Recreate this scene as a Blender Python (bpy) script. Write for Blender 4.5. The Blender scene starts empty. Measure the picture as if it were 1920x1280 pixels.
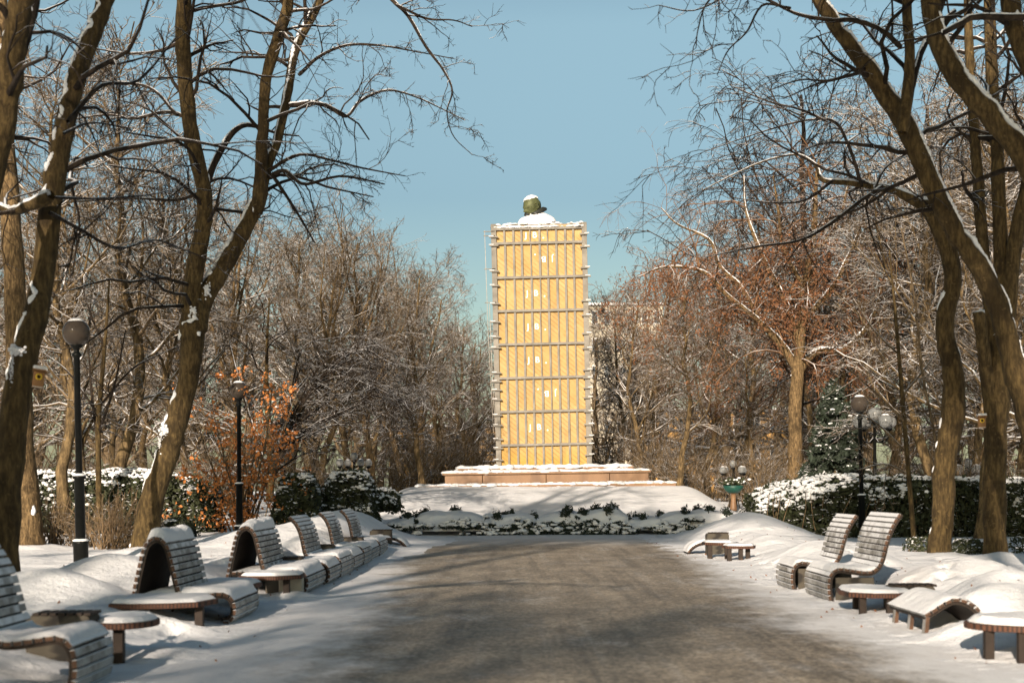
import bpy, bmesh, math, random
import numpy as np
from mathutils import Vector, Matrix
R = math.radians
C = bpy.context.scene.collection
rng = np.random.default_rng(7)
random.seed(7)

# ------------------------------------------------------------------ camera, sky, sun, exposure
F = 2667.0; CAMZ = 1.55; HY = 915.0; ROLL = R(0.3)
scene = bpy.context.scene
cam = bpy.data.cameras.new('camera'); cam.lens = 50; cam.sensor_width = 36
cam.shift_y = (HY - 640) / 1920; cam.clip_end = 2000; cam.clip_start = 0.1
cam.dof.use_dof = True; cam.dof.focus_distance = 60; cam.dof.aperture_fstop = 2.0
co = bpy.data.objects.new('camera', cam); C.objects.link(co)
co.matrix_world = Matrix.Translation((0, 0, CAMZ)) @ Matrix.Rotation(R(90), 4, 'X') @ Matrix.Rotation(-ROLL, 4, 'Z')
scene.camera = co
SUN_EL, SUN_AZ = R(19.5), R(15)          # light travels away from the camera and a little to the right
w = bpy.data.worlds.new('World'); scene.world = w; w.use_nodes = True
nt = w.node_tree; nt.nodes.clear()
sky = nt.nodes.new('ShaderNodeTexSky'); sky.sky_type = 'NISHITA'; sky.sun_disc = False
sky.sun_elevation = SUN_EL; sky.sun_rotation = R(180) + SUN_AZ
sky.air_density = 1.0; sky.dust_density = 1.6; sky.ozone_density = 1.6
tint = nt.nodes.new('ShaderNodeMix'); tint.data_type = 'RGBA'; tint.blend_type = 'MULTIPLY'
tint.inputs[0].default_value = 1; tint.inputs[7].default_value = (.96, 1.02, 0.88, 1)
bg = nt.nodes.new('ShaderNodeBackground'); bg.inputs[1].default_value = 0.085
wo = nt.nodes.new('ShaderNodeOutputWorld')
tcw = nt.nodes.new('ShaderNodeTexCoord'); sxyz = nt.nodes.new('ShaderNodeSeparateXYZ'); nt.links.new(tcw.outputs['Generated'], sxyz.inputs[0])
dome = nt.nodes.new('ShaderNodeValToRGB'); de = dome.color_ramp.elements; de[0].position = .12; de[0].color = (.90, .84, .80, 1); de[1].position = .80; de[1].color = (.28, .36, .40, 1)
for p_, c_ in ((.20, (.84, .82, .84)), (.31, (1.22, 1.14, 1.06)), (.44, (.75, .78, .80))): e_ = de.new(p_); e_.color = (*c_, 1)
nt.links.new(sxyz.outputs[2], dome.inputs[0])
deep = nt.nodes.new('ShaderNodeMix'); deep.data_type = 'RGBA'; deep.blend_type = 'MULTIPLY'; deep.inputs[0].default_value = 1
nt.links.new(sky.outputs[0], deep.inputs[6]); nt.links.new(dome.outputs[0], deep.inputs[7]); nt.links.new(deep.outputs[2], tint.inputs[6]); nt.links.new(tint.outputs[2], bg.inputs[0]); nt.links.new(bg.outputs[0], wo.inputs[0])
sl = bpy.data.lights.new('sun', 'SUN'); sl.energy = 5.0; sl.angle = R(0.7); sl.color = (1.0, 0.85, 0.69)
so = bpy.data.objects.new('sun', sl); C.objects.link(so)
ldir = Vector((math.sin(SUN_AZ) * math.cos(SUN_EL), math.cos(SUN_AZ) * math.cos(SUN_EL), -math.sin(SUN_EL)))
so.rotation_euler = ldir.to_track_quat('-Z', 'Y').to_euler()
vs = scene.view_settings
vs.view_transform = 'Standard'; vs.look = 'None'; vs.gamma = 1; vs.exposure = 0.68
scene.cycles.max_bounces = 5; scene.cycles.diffuse_bounces = 2; scene.cycles.transmission_bounces = 4
scene.cycles.use_denoising = True

def P(px, py, D):
    dx, dy = px - 960, HY - py
    x = dx * math.cos(ROLL) + dy * math.sin(ROLL); z = -dx * math.sin(ROLL) + dy * math.cos(ROLL)
    return Vector((x / F * D, D, CAMZ + z / F * D))

# ------------------------------------------------------------------ terrain height
def sm(t): t = np.clip(t, 0, 1); return t * t * (3 - 2 * t)
_ph = np.random.default_rng(3).uniform(0, 6.28, (10, 3))
def nz(x, y, s=1.0):
    v = 0
    for i in range(6):
        f = s * (0.7 + 0.45 * i); a = _ph[i, 0] * 3
        v = v + np.sin(f * (x * np.cos(a) + y * np.sin(a)) + _ph[i, 1]) * np.sin(f * 0.8 * (y * np.cos(a * 1.7) - x * np.sin(a * 1.7)) + _ph[i, 2]) / (1 + .45 * i)
    return v / 2.2
LUMPS = [(-5.4, 19.0, .50, 1.1, 1.1), (-5.3, 16.3, .45, .9, .9), (-4.3, 30.5, .35, .8, 1.1), (-4.6, 35.5, .65, 1.2, 2.6),
         (-4.9, 41.5, .75, 1.6, 3.2), (-4.6, 26.5, .35, .7, .9), (-4.4, 23.2, .28, .6, .8), (-6.2, 33, .35, 1.3, 2.5), (-5.0, 21.5, .3, .6, .9),
         (7.0, 42, .62, 1.3, 3.0), (5.9, 34, .30, .8, 2.2), (6.0, 27.5, .34, .9, 1.8), (5.8, 23.3, .30, .8, 1.3), (6.4, 20, .32, 1.0, 1.3),
         (5.9, 16.9, .42, .9, .8), (5.0, 13.9, .22, .5, .5), (4.6, 14.2, .16, .4, .35), (5.6, 13.2, .30, .6, .6), (5.3, 15.9, .25, .5, .5),
         (-7.75, 29.5, .14, .7, .7), (8.1, 26.8, .13, .6, .6), (8.85, 25.8, .13, .6, .6), (-11.2, 33, .15, .8, .8), (-3.7, 15.2, .10, .4, .3), (-3.3, 13.4, .08, .4, .3), (-3.1, 20.2, .09, .35, .3), (4.9, 18.4, .18, .35, .5), (4.7, 20.8, .2, .3, .5)]
_fr = np.random.default_rng(12); FEET = []
for x0_, y0_, dx_, dy_, n_ in [(-3.5, 13.8, -.02, .62, 8), (-4.9, 22, .12, .6, 12), (-6.8, 24, .25, .55, 16), (4.6, 23.6, .05, .65, 12), (5.6, 24.5, .18, .6, 14), (6.8, 18.5, .1, .62, 16), (-3.0, 17.9, -.3, .2, 4), (5.4, 18.7, .35, .45, 8), (3.9, 14.2, .04, .6, 7), (-7.4, 20, .2, .6, 18)]:
    for i_ in range(n_): FEET.append((x0_ + dx_ * i_ + (.13 if i_ % 2 else -.13) + _fr.normal(0, .05), y0_ + dy_ * i_ + _fr.normal(0, .06)))
def gh(x, y):
    x = np.asarray(x, float); y = np.asarray(y, float)
    off = np.maximum(sm((-2.9 - x) / 1.2), sm((x - 4.1) / 1.2))
    near = 1 - sm((y - 44) / 6)
    z = (.20 * sm((-3.4 - x) / 1.2) + .16 * sm((x - 4.7) / 1.2)) * near
    z = z + off * (nz(x, y, .9) * .07 + nz(x + 9, y - 4, 3.1) * .036 + nz(x - 3, y + 7, 7.0) * .017)
    strip = np.exp(-((x + 3.3) / .55) ** 2) + np.exp(-((x - 4.3) / .6) ** 2) + .5 * off
    z = z + strip * near * (.030 * np.abs(nz(x * 1.0, y * 1.0, 9.0)) + .016 * nz(x + 3, y + 2, 17.0))
    for lx, ly, h, rx, ry in LUMPS:
        z = z + h * np.exp(-(((x - lx) / rx) ** 2 + ((y - ly) / ry) ** 2))
    if x.size > 50:
        for fx_, fy_ in FEET:
            d2 = ((x - fx_) / .10) ** 2 + ((y - fy_) / .17) ** 2; z = z - .10 * np.exp(-d2 ** 2) + .018 * np.exp(-((np.sqrt(d2) - 1.35) / .3) ** 2)
    z = z - .40 * sm((x - 8.2) / 2) * sm((y - 30) / 8) * (1 - sm((y - 48) / 8))
    z = z + sm((y - 46) / 18) * np.where(x < 1.5, .95, .8)
    # mound under the plinth
    fx = 1 - sm((np.abs(x - 1.55) - 5.9) / 3.2); fy = np.clip((y - 48.3) / 14.5, 0, 1); fy = (.55 * fy + .45 * sm(fy)) * (1 - sm((y - 88) / 8))
    m = fx * fy * 1.62
    m = m + fx * sm(fy * 6) * (nz(x, y, 1.1) * .05)
    z = np.maximum(z, m)
    # far terrain keeps level
    return z
def g1(x, y): return float(gh(x, y))

# ------------------------------------------------------------------ materials
def mat(name):
    m = bpy.data.materials.new(name); m.use_nodes = True
    t = m.node_tree; return m, t, t.nodes['Principled BSDF']
def N(t, typ, **k):
    n = t.nodes.new(typ)
    for a, b in k.items(): setattr(n, a, b)
    return n
def noise(t, scale, detail=4, coord='Object', rough=.55, vec=None, stretch=None):
    tc = N(t, 'ShaderNodeTexCoord'); n = N(t, 'ShaderNodeTexNoise')
    n.inputs['Scale'].default_value = scale; n.inputs['Detail'].default_value = detail; n.inputs['Roughness'].default_value = rough
    src = tc.outputs[coord]
    if stretch:
        mp = N(t, 'ShaderNodeMapping'); mp.inputs['Scale'].default_value = stretch; t.links.new(src, mp.inputs[0]); src = mp.outputs[0]
    t.links.new(src, n.inputs['Vector']); return n
def ramp(t, src, stops):
    r = N(t, 'ShaderNodeValToRGB'); e = r.color_ramp.elements
    while len(e) > 1: e.remove(e[-1])
    e[0].position = stops[0][0]; e[0].color = (*stops[0][1], 1)
    for p, c in stops[1:]:
        k = e.new(p); k.color = (*c, 1)
    t.links.new(src, r.inputs[0]); return r
def mix(t, fac, a, b):
    m = N(t, 'ShaderNodeMix', data_type='RGBA')
    for s, v in ((0, fac), (6, a), (7, b)):
        if hasattr(v, 'is_linked') or isinstance(v, bpy.types.NodeSocket): t.links.new(v, m.inputs[s])
        elif s == 0: m.inputs[0].default_value = v
        else: m.inputs[s].default_value = (*v, 1)
    return m.outputs[2]
def math_(t, op, a, b=None, clamp=False):
    m = N(t, 'ShaderNodeMath', operation=op); m.use_clamp = clamp
    for i, v in enumerate((a, b)):
        if v is None: continue
        if isinstance(v, bpy.types.NodeSocket): t.links.new(v, m.inputs[i])
        else: m.inputs[i].default_value = v
    return m.outputs[0]
def maprange(t, src, a, b):
    m = N(t, 'ShaderNodeMapRange', interpolation_type='SMOOTHSTEP'); m.inputs[1].default_value = a; m.inputs[2].default_value = b
    t.links.new(src, m.inputs[0]); return m.outputs[0]
def bump(t, bs, src, strength, dist):
    b = N(t, 'ShaderNodeBump'); b.inputs['Strength'].default_value = strength; b.inputs['Distance'].default_value = dist
    t.links.new(src, b.inputs['Height']); t.links.new(b.outputs[0], bs.inputs['Normal'])
SNOW = (.80, .80, .82)
def snowfac(t, lo, hi, nscale, namp):
    g = N(t, 'ShaderNodeNewGeometry'); s = N(t, 'ShaderNodeSeparateXYZ'); t.links.new(g.outputs['Normal'], s.inputs[0])
    n = N(t, 'ShaderNodeTexNoise'); n.inputs['Scale'].default_value = nscale; n.inputs['Detail'].default_value = 3
    t.links.new(g.outputs['Position'], n.inputs['Vector'])
    v = math_(t, 'MULTIPLY', math_(t, 'SUBTRACT', n.outputs[0], .5), namp)
    return maprange(t, math_(t, 'ADD', s.outputs[2], v), lo, hi)
def m_bark(name, c1, c2, scale=6, snow=(.45, .75, 3, 1.0), rough=.9, stretch=(1, 1, .25)):
    m, t, b = mat(name)
    n = noise(t, scale, 8, stretch=stretch, rough=.65); n2 = noise(t, scale * .12, 5); n3 = noise(t, scale * .8, 5)
    col = ramp(t, n.outputs[0], [(.36, tuple(x * .8 for x in c1)), (.5, tuple(.45 * (a + b_) for a, b_ in zip(c1, c2))), (.64, tuple(1.15 * x for x in c2))]).outputs[0]
    col = mix(t, math_(t, 'MULTIPLY', maprange(t, n2.outputs[0], .48, .66), .75), col, tuple(x * .55 for x in c1))
    col = mix(t, math_(t, 'MULTIPLY', maprange(t, n3.outputs[0], .60, .70), .45), col, tuple(min(1, x * 1.7) for x in c2))
    col = mix(t, snowfac(t, *snow), col, SNOW)
    t.links.new(col, b.inputs['Base Color']); b.inputs['Roughness'].default_value = rough
    b.inputs['Specular IOR Level'].default_value = .2
    bump(t, b, n.outputs[0], 1.0, .06); return m
def m_plain(name, c, rough=.6, var=.25, scale=8, metal=0, snow=None, bumpd=.004, spec=.35):
    m, t, b = mat(name); n = noise(t, scale, 5)
    col = ramp(t, n.outputs[0], [(.25, tuple(x * (1 - var) for x in c)), (.75, tuple(min(1, x * (1 + var)) for x in c))]).outputs[0]
    if snow: col = mix(t, snowfac(t, *snow), col, SNOW)
    t.links.new(col, b.inputs['Base Color']); b.inputs['Roughness'].default_value = rough; b.inputs['Metallic'].default_value = metal
    bump(t, b, n.outputs[0], .35, bumpd); b.inputs['Specular IOR Level'].default_value = spec; return m
M = {}
def m_snow():
    m, t, b = mat('snow')
    n = noise(t, 2.2, 8, rough=.62); n2 = noise(t, 28, 5, rough=.7)
    t.links.new(ramp(t, n.outputs[0], [(.3, (.76, .765, .79)), (.7, (.84, .84, .85))]).outputs[0], b.inputs['Base Color'])
    b.inputs['Roughness'].default_value = .75; b.inputs['Specular IOR Level'].default_value = .25
    a = math_(t, 'ADD', n.outputs[0], math_(t, 'MULTIPLY', n2.outputs[0], .22)); bump(t, b, a, .8, .10); return m
M['snow'] = m_snow()
def m_path():
    m, t, b = mat('path')
    tc = N(t, 'ShaderNodeTexCoord'); sp = N(t, 'ShaderNodeSeparateXYZ'); t.links.new(tc.outputs['Object'], sp.inputs[0])
    X, Y = sp.outputs[0], sp.outputs[1]
    n1 = noise(t, .55, 6, rough=.65); n2 = noise(t, 5, 8, rough=.7, stretch=(1, .6, 1)); n3 = noise(t, 40, 4, rough=.7); n4 = noise(t, 1.6, 5, stretch=(1, .45, 1))
    hw = math_(t, 'ADD', math_(t, 'MULTIPLY', math_(t, 'MAXIMUM', math_(t, 'SUBTRACT', Y, 18), 0), .055), 2.55)
    d = math_(t, 'SUBTRACT', math_(t, 'ABSOLUTE', math_(t, 'SUBTRACT', X, .75)), hw)
    d = math_(t, 'ADD', d, math_(t, 'MULTIPLY', math_(t, 'SUBTRACT', n1.outputs[0], .5), 2.2))
    d = math_(t, 'ADD', d, math_(t, 'MULTIPLY', math_(t, 'SUBTRACT', n2.outputs[0], .5), 1.2))
    edge = maprange(t, d, -.75, .55)
    far = maprange(t, math_(t, 'ADD', Y, math_(t, 'MULTIPLY', n4.outputs[0], 4)), 38, 47)
    edge = math_(t, 'MAXIMUM', edge, math_(t, 'MULTIPLY', far, .85))
    base = ramp(t, n2.outputs[0], [(.22, (.17, .138, .098)), (.5, (.38, .315, .23)), (.78, (.60, .53, .43))]).outputs[0]
    gr = ramp(t, n4.outputs[0], [(.38, (.18, .155, .125)), (.62, (.54, .455, .35))]).outputs[0]
    base = mix(t, .42, base, gr)
    n6 = noise(t, 1.1, 6, rough=.6, stretch=(3.2, .10, 1)); base = mix(t, math_(t, 'MULTIPLY', maprange(t, n6.outputs[0], .50, .66), .45), base, (.11, .095, .075)); base = mix(t, math_(t, 'MULTIPLY', maprange(t, n6.outputs[0], .44, .30), .30), base, (.60, .57, .53))
    n7 = noise(t, .8, 7, rough=.7, stretch=(1.3, .5, 1)); base = mix(t, math_(t, 'MULTIPLY', maprange(t, n7.outputs[0], .52, .70), .55), base, (.56, .54, .52))
    n5 = noise(t, 22, 8, rough=.75, stretch=(1, .8, 1)); base = mix(t, maprange(t, n5.outputs[0], .40, .62), mix(t, .7, base, (.04, .036, .031)), base)
    fl = maprange(t, math_(t, 'ADD', n3.outputs[0], math_(t, 'MULTIPLY', n4.outputs[0], .35)), .78, .92)
    base = mix(t, math_(t, 'MULTIPLY', fl, .6), base, (.6, .57, .54))
    col = mix(t, edge, base, (.74, .735, .74)); t.links.new(col, b.inputs['Base Color'])
    ro = N(t, 'ShaderNodeMapRange'); ro.inputs[3].default_value = .42; ro.inputs[4].default_value = .75; t.links.new(n2.outputs[0], ro.inputs[0])
    t.links.new(ro.outputs[0], b.inputs['Roughness']); b.inputs['Specular IOR Level'].default_value = .3
    h = math_(t, 'ADD', n2.outputs[0], math_(t, 'MULTIPLY', n3.outputs[0], .3)); bump(t, b, h, .6, .035); return m
M['path'] = m_path()
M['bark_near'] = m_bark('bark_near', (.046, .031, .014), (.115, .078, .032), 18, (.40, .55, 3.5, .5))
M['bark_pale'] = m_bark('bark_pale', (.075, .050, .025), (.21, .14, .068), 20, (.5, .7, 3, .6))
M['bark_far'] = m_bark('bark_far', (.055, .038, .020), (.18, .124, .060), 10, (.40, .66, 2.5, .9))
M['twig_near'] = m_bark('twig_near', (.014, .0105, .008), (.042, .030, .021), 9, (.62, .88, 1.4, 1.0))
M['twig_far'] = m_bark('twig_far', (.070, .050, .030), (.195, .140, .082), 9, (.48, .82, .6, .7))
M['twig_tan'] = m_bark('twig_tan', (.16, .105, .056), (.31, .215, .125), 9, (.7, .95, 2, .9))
M['twig_red'] = m_bark('twig_red', (.100, .053, .027), (.215, .118, .060), 4, (.60, .95, .8, 1.3))
M['seed_red'] = m_plain('seed_red', (.17, .074, .033), .8, .45, 1.2)
M['leaf_orange'] = m_plain('leaf_orange', (.44, .165, .045), .75, .45, 2.5, snow=(.85, .97, 3, .6))
M['leaf_dark'] = m_plain('leaf_dark', (.030, .036, .014), .7, .5, 5, snow=(.80, .92, 2.5, .9))
M['needle'] = m_plain('needle', (.022, .032, .020), .75, .5, 3, snow=(.78, .95, 2.5, .6))
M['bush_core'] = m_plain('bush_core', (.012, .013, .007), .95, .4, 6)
M['iron'] = m_plain('iron', (.006, .0065, .006), .42, .3, 12, spec=.12, snow=(.8, .9, 3, .2))
M['wood_grey'] = m_plain('wood_grey', (.40, .36, .31), .85, .25, 7)
M['wood_tower'] = m_plain('wood_tower', (.205, .19, .165), .85, .32, 2.2, snow=(.9, .97, 3, .1))
M['concrete'] = m_plain('concrete', (.42, .38, .30), .9, .2, 6, snow=(.85, .95, 3, .2))
M['white_paint'] = m_plain('white_paint', (.80, .80, .80), .7, .08, 9)
M['cream'] = m_plain('cream', (.50, .45, .36), .85, .12, .3)
M['ochre'] = m_plain('ochre', (.45, .26, .09), .85, .15, .3)
M['window'] = m_plain('window', (.06, .08, .10), .15, .3, .5)
M['green_bowl'] = m_plain('green_bowl', (.010, .06, .045), .5, .3, 5)
M['birdbox_wood'] = m_plain('birdbox_wood', (.21, .108, .042), .75, .25, 14)
M['yellow'] = m_plain('yellow', (.55, .36, .03), .6, .2, 10)
M['black'] = m_plain('black', (.006, .005, .004), .9, .2, 10)
M['bronze'] = m_plain('bronze', (.085, .095, .04), .6, .5, 4, metal=.25, bumpd=.03)
M['bronze_dark'] = m_plain('bronze_dark', (.02, .022, .018), .6, .4, 4)
def m_slat():
    m, t, b = mat('slat_wood')
    g = N(t, 'ShaderNodeNewGeometry'); s = N(t, 'ShaderNodeSeparateXYZ'); t.links.new(g.outputs['Normal'], s.inputs[0])
    n = noise(t, 9, 6, stretch=(1, .3, 1)); n2 = noise(t, 4, 6, rough=.7)
    wood = ramp(t, n.outputs[0], [(.3, (.032, .017, .010)), (.7, (.10, .05, .027))]).outputs[0]
    grey = ramp(t, n.outputs[0], [(.3, (.13, .118, .10)), (.7, (.25, .232, .205))]).outputs[0]
    side = maprange(t, math_(t, 'ABSOLUTE', s.outputs[1]), .6, .8)
    fr = ramp(t, n2.outputs[0], [(.40, (0, 0, 0)), (.58, (1, 1, 1))]).outputs[0]
    face = mix(t, math_(t, 'MULTIPLY', fr, .8), grey, (.46, .45, .44))
    col = mix(t, side, face, wood)
    up = snowfac(t, .22, .5, 5, .7)
    col = mix(t, up, col, SNOW)
    t.links.new(col, b.inputs['Base Color']); b.inputs['Roughness'].default_value = .85
    bump(t, b, n.outputs[0], .4, .006); return m
M['slat'] = m_slat()
M['backing'] = m_plain('backing_boards', (.02, .013, .009), .8, .4, 10)
M['frame_wood'] = m_plain('frame_wood', (.024, .015, .010), .7, .35, 10)
def m_wave(name, c1, c2, scale, dist, rot=(0, 0, 0), stretch=(1, 1, 1)):
    m, t, b = mat(name); tc = N(t, 'ShaderNodeTexCoord'); mp = N(t, 'ShaderNodeMapping')
    mp.inputs['Rotation'].default_value = rot; mp.inputs['Scale'].default_value = stretch
    wv = N(t, 'ShaderNodeTexWave'); wv.inputs['Scale'].default_value = scale; wv.inputs['Distortion'].default_value = dist; wv.inputs['Detail'].default_value = 3
    t.links.new(tc.outputs['Object'], mp.inputs[0]); t.links.new(mp.outputs[0], wv.inputs['Vector'])
    t.links.new(ramp(t, wv.outputs[0], [(.1, c1), (.6, c2)]).outputs[0], b.inputs['Base Color']); b.inputs['Roughness'].default_value = .8
    bump(t, b, wv.outputs[0], .3, .006); return m
M['apron'] = m_wave('apron_wood', (.014, .011, .008), (.062, .052, .037), 3, 6, stretch=(.3, .3, 2))
def m_clad():
    m, t, b = mat('yellow_boards'); tc = N(t, 'ShaderNodeTexCoord'); sp = N(t, 'ShaderNodeSeparateXYZ'); t.links.new(tc.outputs['Object'], sp.inputs[0])
    h = math_(t, 'ADD', math_(t, 'ADD', sp.outputs[0], sp.outputs[1]), math_(t, 'MULTIPLY', sp.outputs[2], 1.15))
    k = math_(t, 'MULTIPLY', h, 3.6)
    fr = math_(t, 'FRACT', k); fl = math_(t, 'FLOOR', k)
    line = maprange(t, math_(t, 'ABSOLUTE', math_(t, 'SUBTRACT', fr, .5)), .36, .43)
    wn = N(t, 'ShaderNodeTexWhiteNoise'); wn.noise_dimensions = '1D'; t.links.new(fl, wn.inputs['W'])
    n = noise(t, .35, 4); n2 = noise(t, 3, 4); n3 = noise(t, 1.1, 5)
    base = ramp(t, n2.outputs[0], [(.3, (.37, .23, .078)), (.7, (.45, .30, .122))]).outputs[0]
    base = mix(t, math_(t, 'MULTIPLY', wn.outputs[0], .45), base, (.49, .36, .175))
    w2 = N(t, 'ShaderNodeTexWhiteNoise'); w2.noise_dimensions = '2D'; cb_ = N(t, 'ShaderNodeCombineXYZ')
    t.links.new(math_(t, 'FLOOR', math_(t, 'DIVIDE', math_(t, 'ADD', sp.outputs[0], 2.18), .436)), cb_.inputs[0]); t.links.new(math_(t, 'FLOOR', math_(t, 'DIVIDE', sp.outputs[2], 1.68)), cb_.inputs[1]); t.links.new(cb_.outputs[0], w2.inputs['Vector'])
    base = mix(t, math_(t, 'MULTIPLY', w2.outputs[0], .42), base, (.34, .205, .062)); n4 = noise(t, 1.6, 6, stretch=(1, 1, .2)); base = mix(t, math_(t, 'MULTIPLY', maprange(t, n4.outputs[0], .52, .75), .5), base, (.24, .15, .06))
    low = maprange(t, math_(t, 'ADD', sp.outputs[2], math_(t, 'MULTIPLY', n.outputs[0], 3)), 3.2, 1.2)   # boards darker and yellower near the foot
    base = mix(t, math_(t, 'MULTIPLY', low, .75), base, (.42, .235, .02))
    brk = maprange(t, n3.outputs[0], .38, .55)
    col = mix(t, math_(t, 'MULTIPLY', math_(t, 'MULTIPLY', line, brk), .55), base, (.15, .08, .025))
    t.links.new(col, b.inputs['Base Color']); b.inputs['Roughness'].default_value = .8; bump(t, b, line, -.4, .02); return m
M['clad'] = m_clad()
def m_granite():
    m, t, b = mat('brown_granite'); n = noise(t, 30, 3); n2 = noise(t, 1.2, 5, stretch=(1, 1, .35))
    c = ramp(t, n.outputs[0], [(.35, (.165, .088, .040)), (.65, (.24, .135, .065))]).outputs[0]
    c = mix(t, maprange(t, n2.outputs[0], .4, .7), c, (.13, .068, .032)); c = mix(t, snowfac(t, .7, .85, 4, .3), c, SNOW)
    t.links.new(c, b.inputs['Base Color']); b.inputs['Roughness'].default_value = .55; return m
M['granite'] = m_granite()
def m_globe(name, c, tr, rough):
    m, t, b = mat(name); b.inputs['Base Color'].default_value = (*c, 1); b.inputs['Roughness'].default_value = rough
    b.inputs['Transmission Weight'].default_value = tr; b.inputs['IOR'].default_value = 1.25
    n = noise(t, 5, 4); col = ramp(t, n.outputs[0], [(.3, tuple(x * .85 for x in c)), (.7, c)]).outputs[0]; t.links.new(col, b.inputs['Base Color']); return m
M['globe'] = m_globe('smoked_globe', (.075, .06, .048), .25, .07)
M['globe_clear'] = m_globe('clear_globe', (.36, .37, .37), .55, .08)

# ------------------------------------------------------------------ object helpers
def link(name, me, m, parent=None):
    o = bpy.data.objects.new(name, me); C.objects.link(o)
    if m is not None and not len(me.materials): me.materials.append(m)
    if parent is not None: o.parent = parent
    return o
def thing(name, label, cat, loc=(0, 0, 0), rz=0, group=None):
    o = bpy.data.objects.new(name, None); C.objects.link(o); o.empty_display_size = .2
    o.location = loc; o.rotation_euler = (0, 0, rz); tag(o, label, cat, group); return o
def tag(o, label, cat, group=None):
    o['label'] = label; o['category'] = cat
    if group: o['group'] = group
    return o
def npmesh(name, V, Q, smooth=True):
    """V (n,3), Q (m,k) equal-sized faces"""
    me = bpy.data.meshes.new(name); V = np.ascontiguousarray(V, np.float32); Q = np.ascontiguousarray(Q, np.int32)
    me.vertices.add(len(V)); me.vertices.foreach_set('co', V.ravel())
    k = Q.shape[1]; me.loops.add(Q.size); me.loops.foreach_set('vertex_index', Q.ravel())
    me.polygons.add(len(Q)); me.polygons.foreach_set('loop_start', np.arange(0, Q.size, k, dtype=np.int32))
    me.polygons.foreach_set('loop_total', np.full(len(Q), k, np.int32))
    me.polygons.foreach_set('use_smooth', np.full(len(Q), smooth, bool))
    me.update(calc_edges=True); return me
class MB:
    def __init__(s): s.v = []; s.f = []; s.sm = []
    def add(s, vs, fs, smooth=False):
        o = len(s.v); s.v += [tuple(p) for p in vs]; s.f += [tuple(i + o for i in f) for f in fs]; s.sm += [smooth] * len(fs); return s
    def obox(s, c, ax, ay, az):
        c, ax, ay, az = map(Vector, (c, ax, ay, az))
        vs = [c + ax * i + ay * j + az * k for i in (-1, 1) for j in (-1, 1) for k in (-1, 1)]
        return s.add(vs, [(0, 1, 3, 2), (4, 6, 7, 5), (0, 4, 5, 1), (2, 3, 7, 6), (0, 2, 6, 4), (1, 5, 7, 3)])
    def box(s, x0, x1, y0, y1, z0, z1):
        return s.obox(((x0 + x1) / 2, (y0 + y1) / 2, (z0 + z1) / 2), ((x1 - x0) / 2, 0, 0), (0, (y1 - y0) / 2, 0), (0, 0, (z1 - z0) / 2))
    def lathe(s, prof, n=24, c=(0, 0, 0), smooth=True):
        vs = []; fs = []
        for r, z in prof:
            for k in range(n): a = 2 * math.pi * k / n; vs.append((c[0] + r * math.cos(a), c[1] + r * math.sin(a), c[2] + z))
        m = len(prof)
        for i in range(m - 1):
            for k in range(n): fs.append((i * n + k, i * n + (k + 1) % n, (i + 1) * n + (k + 1) % n, (i + 1) * n + k))
        fs.append(tuple(reversed(range(n)))); fs.append(tuple((m - 1) * n + k for k in range(n)))
        return s.add(vs, fs, smooth)
    def tube(s, pts, rad, n=8):
        pts = [Vector(p) for p in pts]; rad = rad if hasattr(rad, '__len__') else [rad] * len(pts)
        vs = []; fs = []; ref = None
        for i, p in enumerate(pts):
            t = (pts[min(i + 1, len(pts) - 1)] - pts[max(i - 1, 0)]).normalized()
            if ref is None: ref = Vector((0, 0, 1)) if abs(t.z) < .8 else Vector((1, 0, 0))
            u = t.cross(ref).normalized(); v = t.cross(u)
            for k in range(n): a = 2 * math.pi * k / n; vs.append(p + (u * math.cos(a) + v * math.sin(a)) * rad[i])
        for i in range(len(pts) - 1):
            for k in range(n): fs.append((i * n + k, i * n + (k + 1) % n, (i + 1) * n + (k + 1) % n, (i + 1) * n + k))
        fs.append(tuple(reversed(range(n)))); fs.append(tuple((len(pts) - 1) * n + k for k in range(n)))
        return s.add(vs, fs, True)
    def prism(s, poly, z0, z1, inset=0, jit=0):
        n = len(poly); cx = sum(p[0] for p in poly) / n; cy = sum(p[1] for p in poly) / n
        top = []
        for x, y in poly:
            d = math.hypot(x - cx, y - cy) or 1; k = max(0, 1 - inset / d); top.append((cx + (x - cx) * k, cy + (y - cy) * k, z1 + random.uniform(-jit, jit)))
        vs = [(x, y, z0) for x, y in poly] + top
        ar = sum(poly[i][0] * poly[(i + 1) % n][1] - poly[(i + 1) % n][0] * poly[i][1] for i in range(n))
        fs = [(i, (i + 1) % n, n + (i + 1) % n, n + i) for i in range(n)] + [tuple(reversed(range(n))), tuple(range(n, 2 * n))]
        if ar < 0: fs = [tuple(reversed(f)) for f in fs]
        return s.add(vs, fs)
    def build(s, name, m, parent=None, bevel=0):
        me = bpy.data.meshes.new(name); me.from_pydata(s.v, [], s.f); me.update()
        me.polygons.foreach_set('use_smooth', s.sm)
        o = link(name, me, m, parent)
        if bevel:
            b = o.modifiers.new('bevel', 'BEVEL'); b.width = bevel; b.segments = 2; b.limit_method = 'ANGLE'
        return o
_bm = bmesh.new(); bmesh.ops.create_icosphere(_bm, subdivisions=2, radius=1)
ICO_V = np.array([v.co[:] for v in _bm.verts]); ICO_F = np.array([[v.index for v in f.verts] for f in _bm.faces]); _bm.free()
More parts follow.
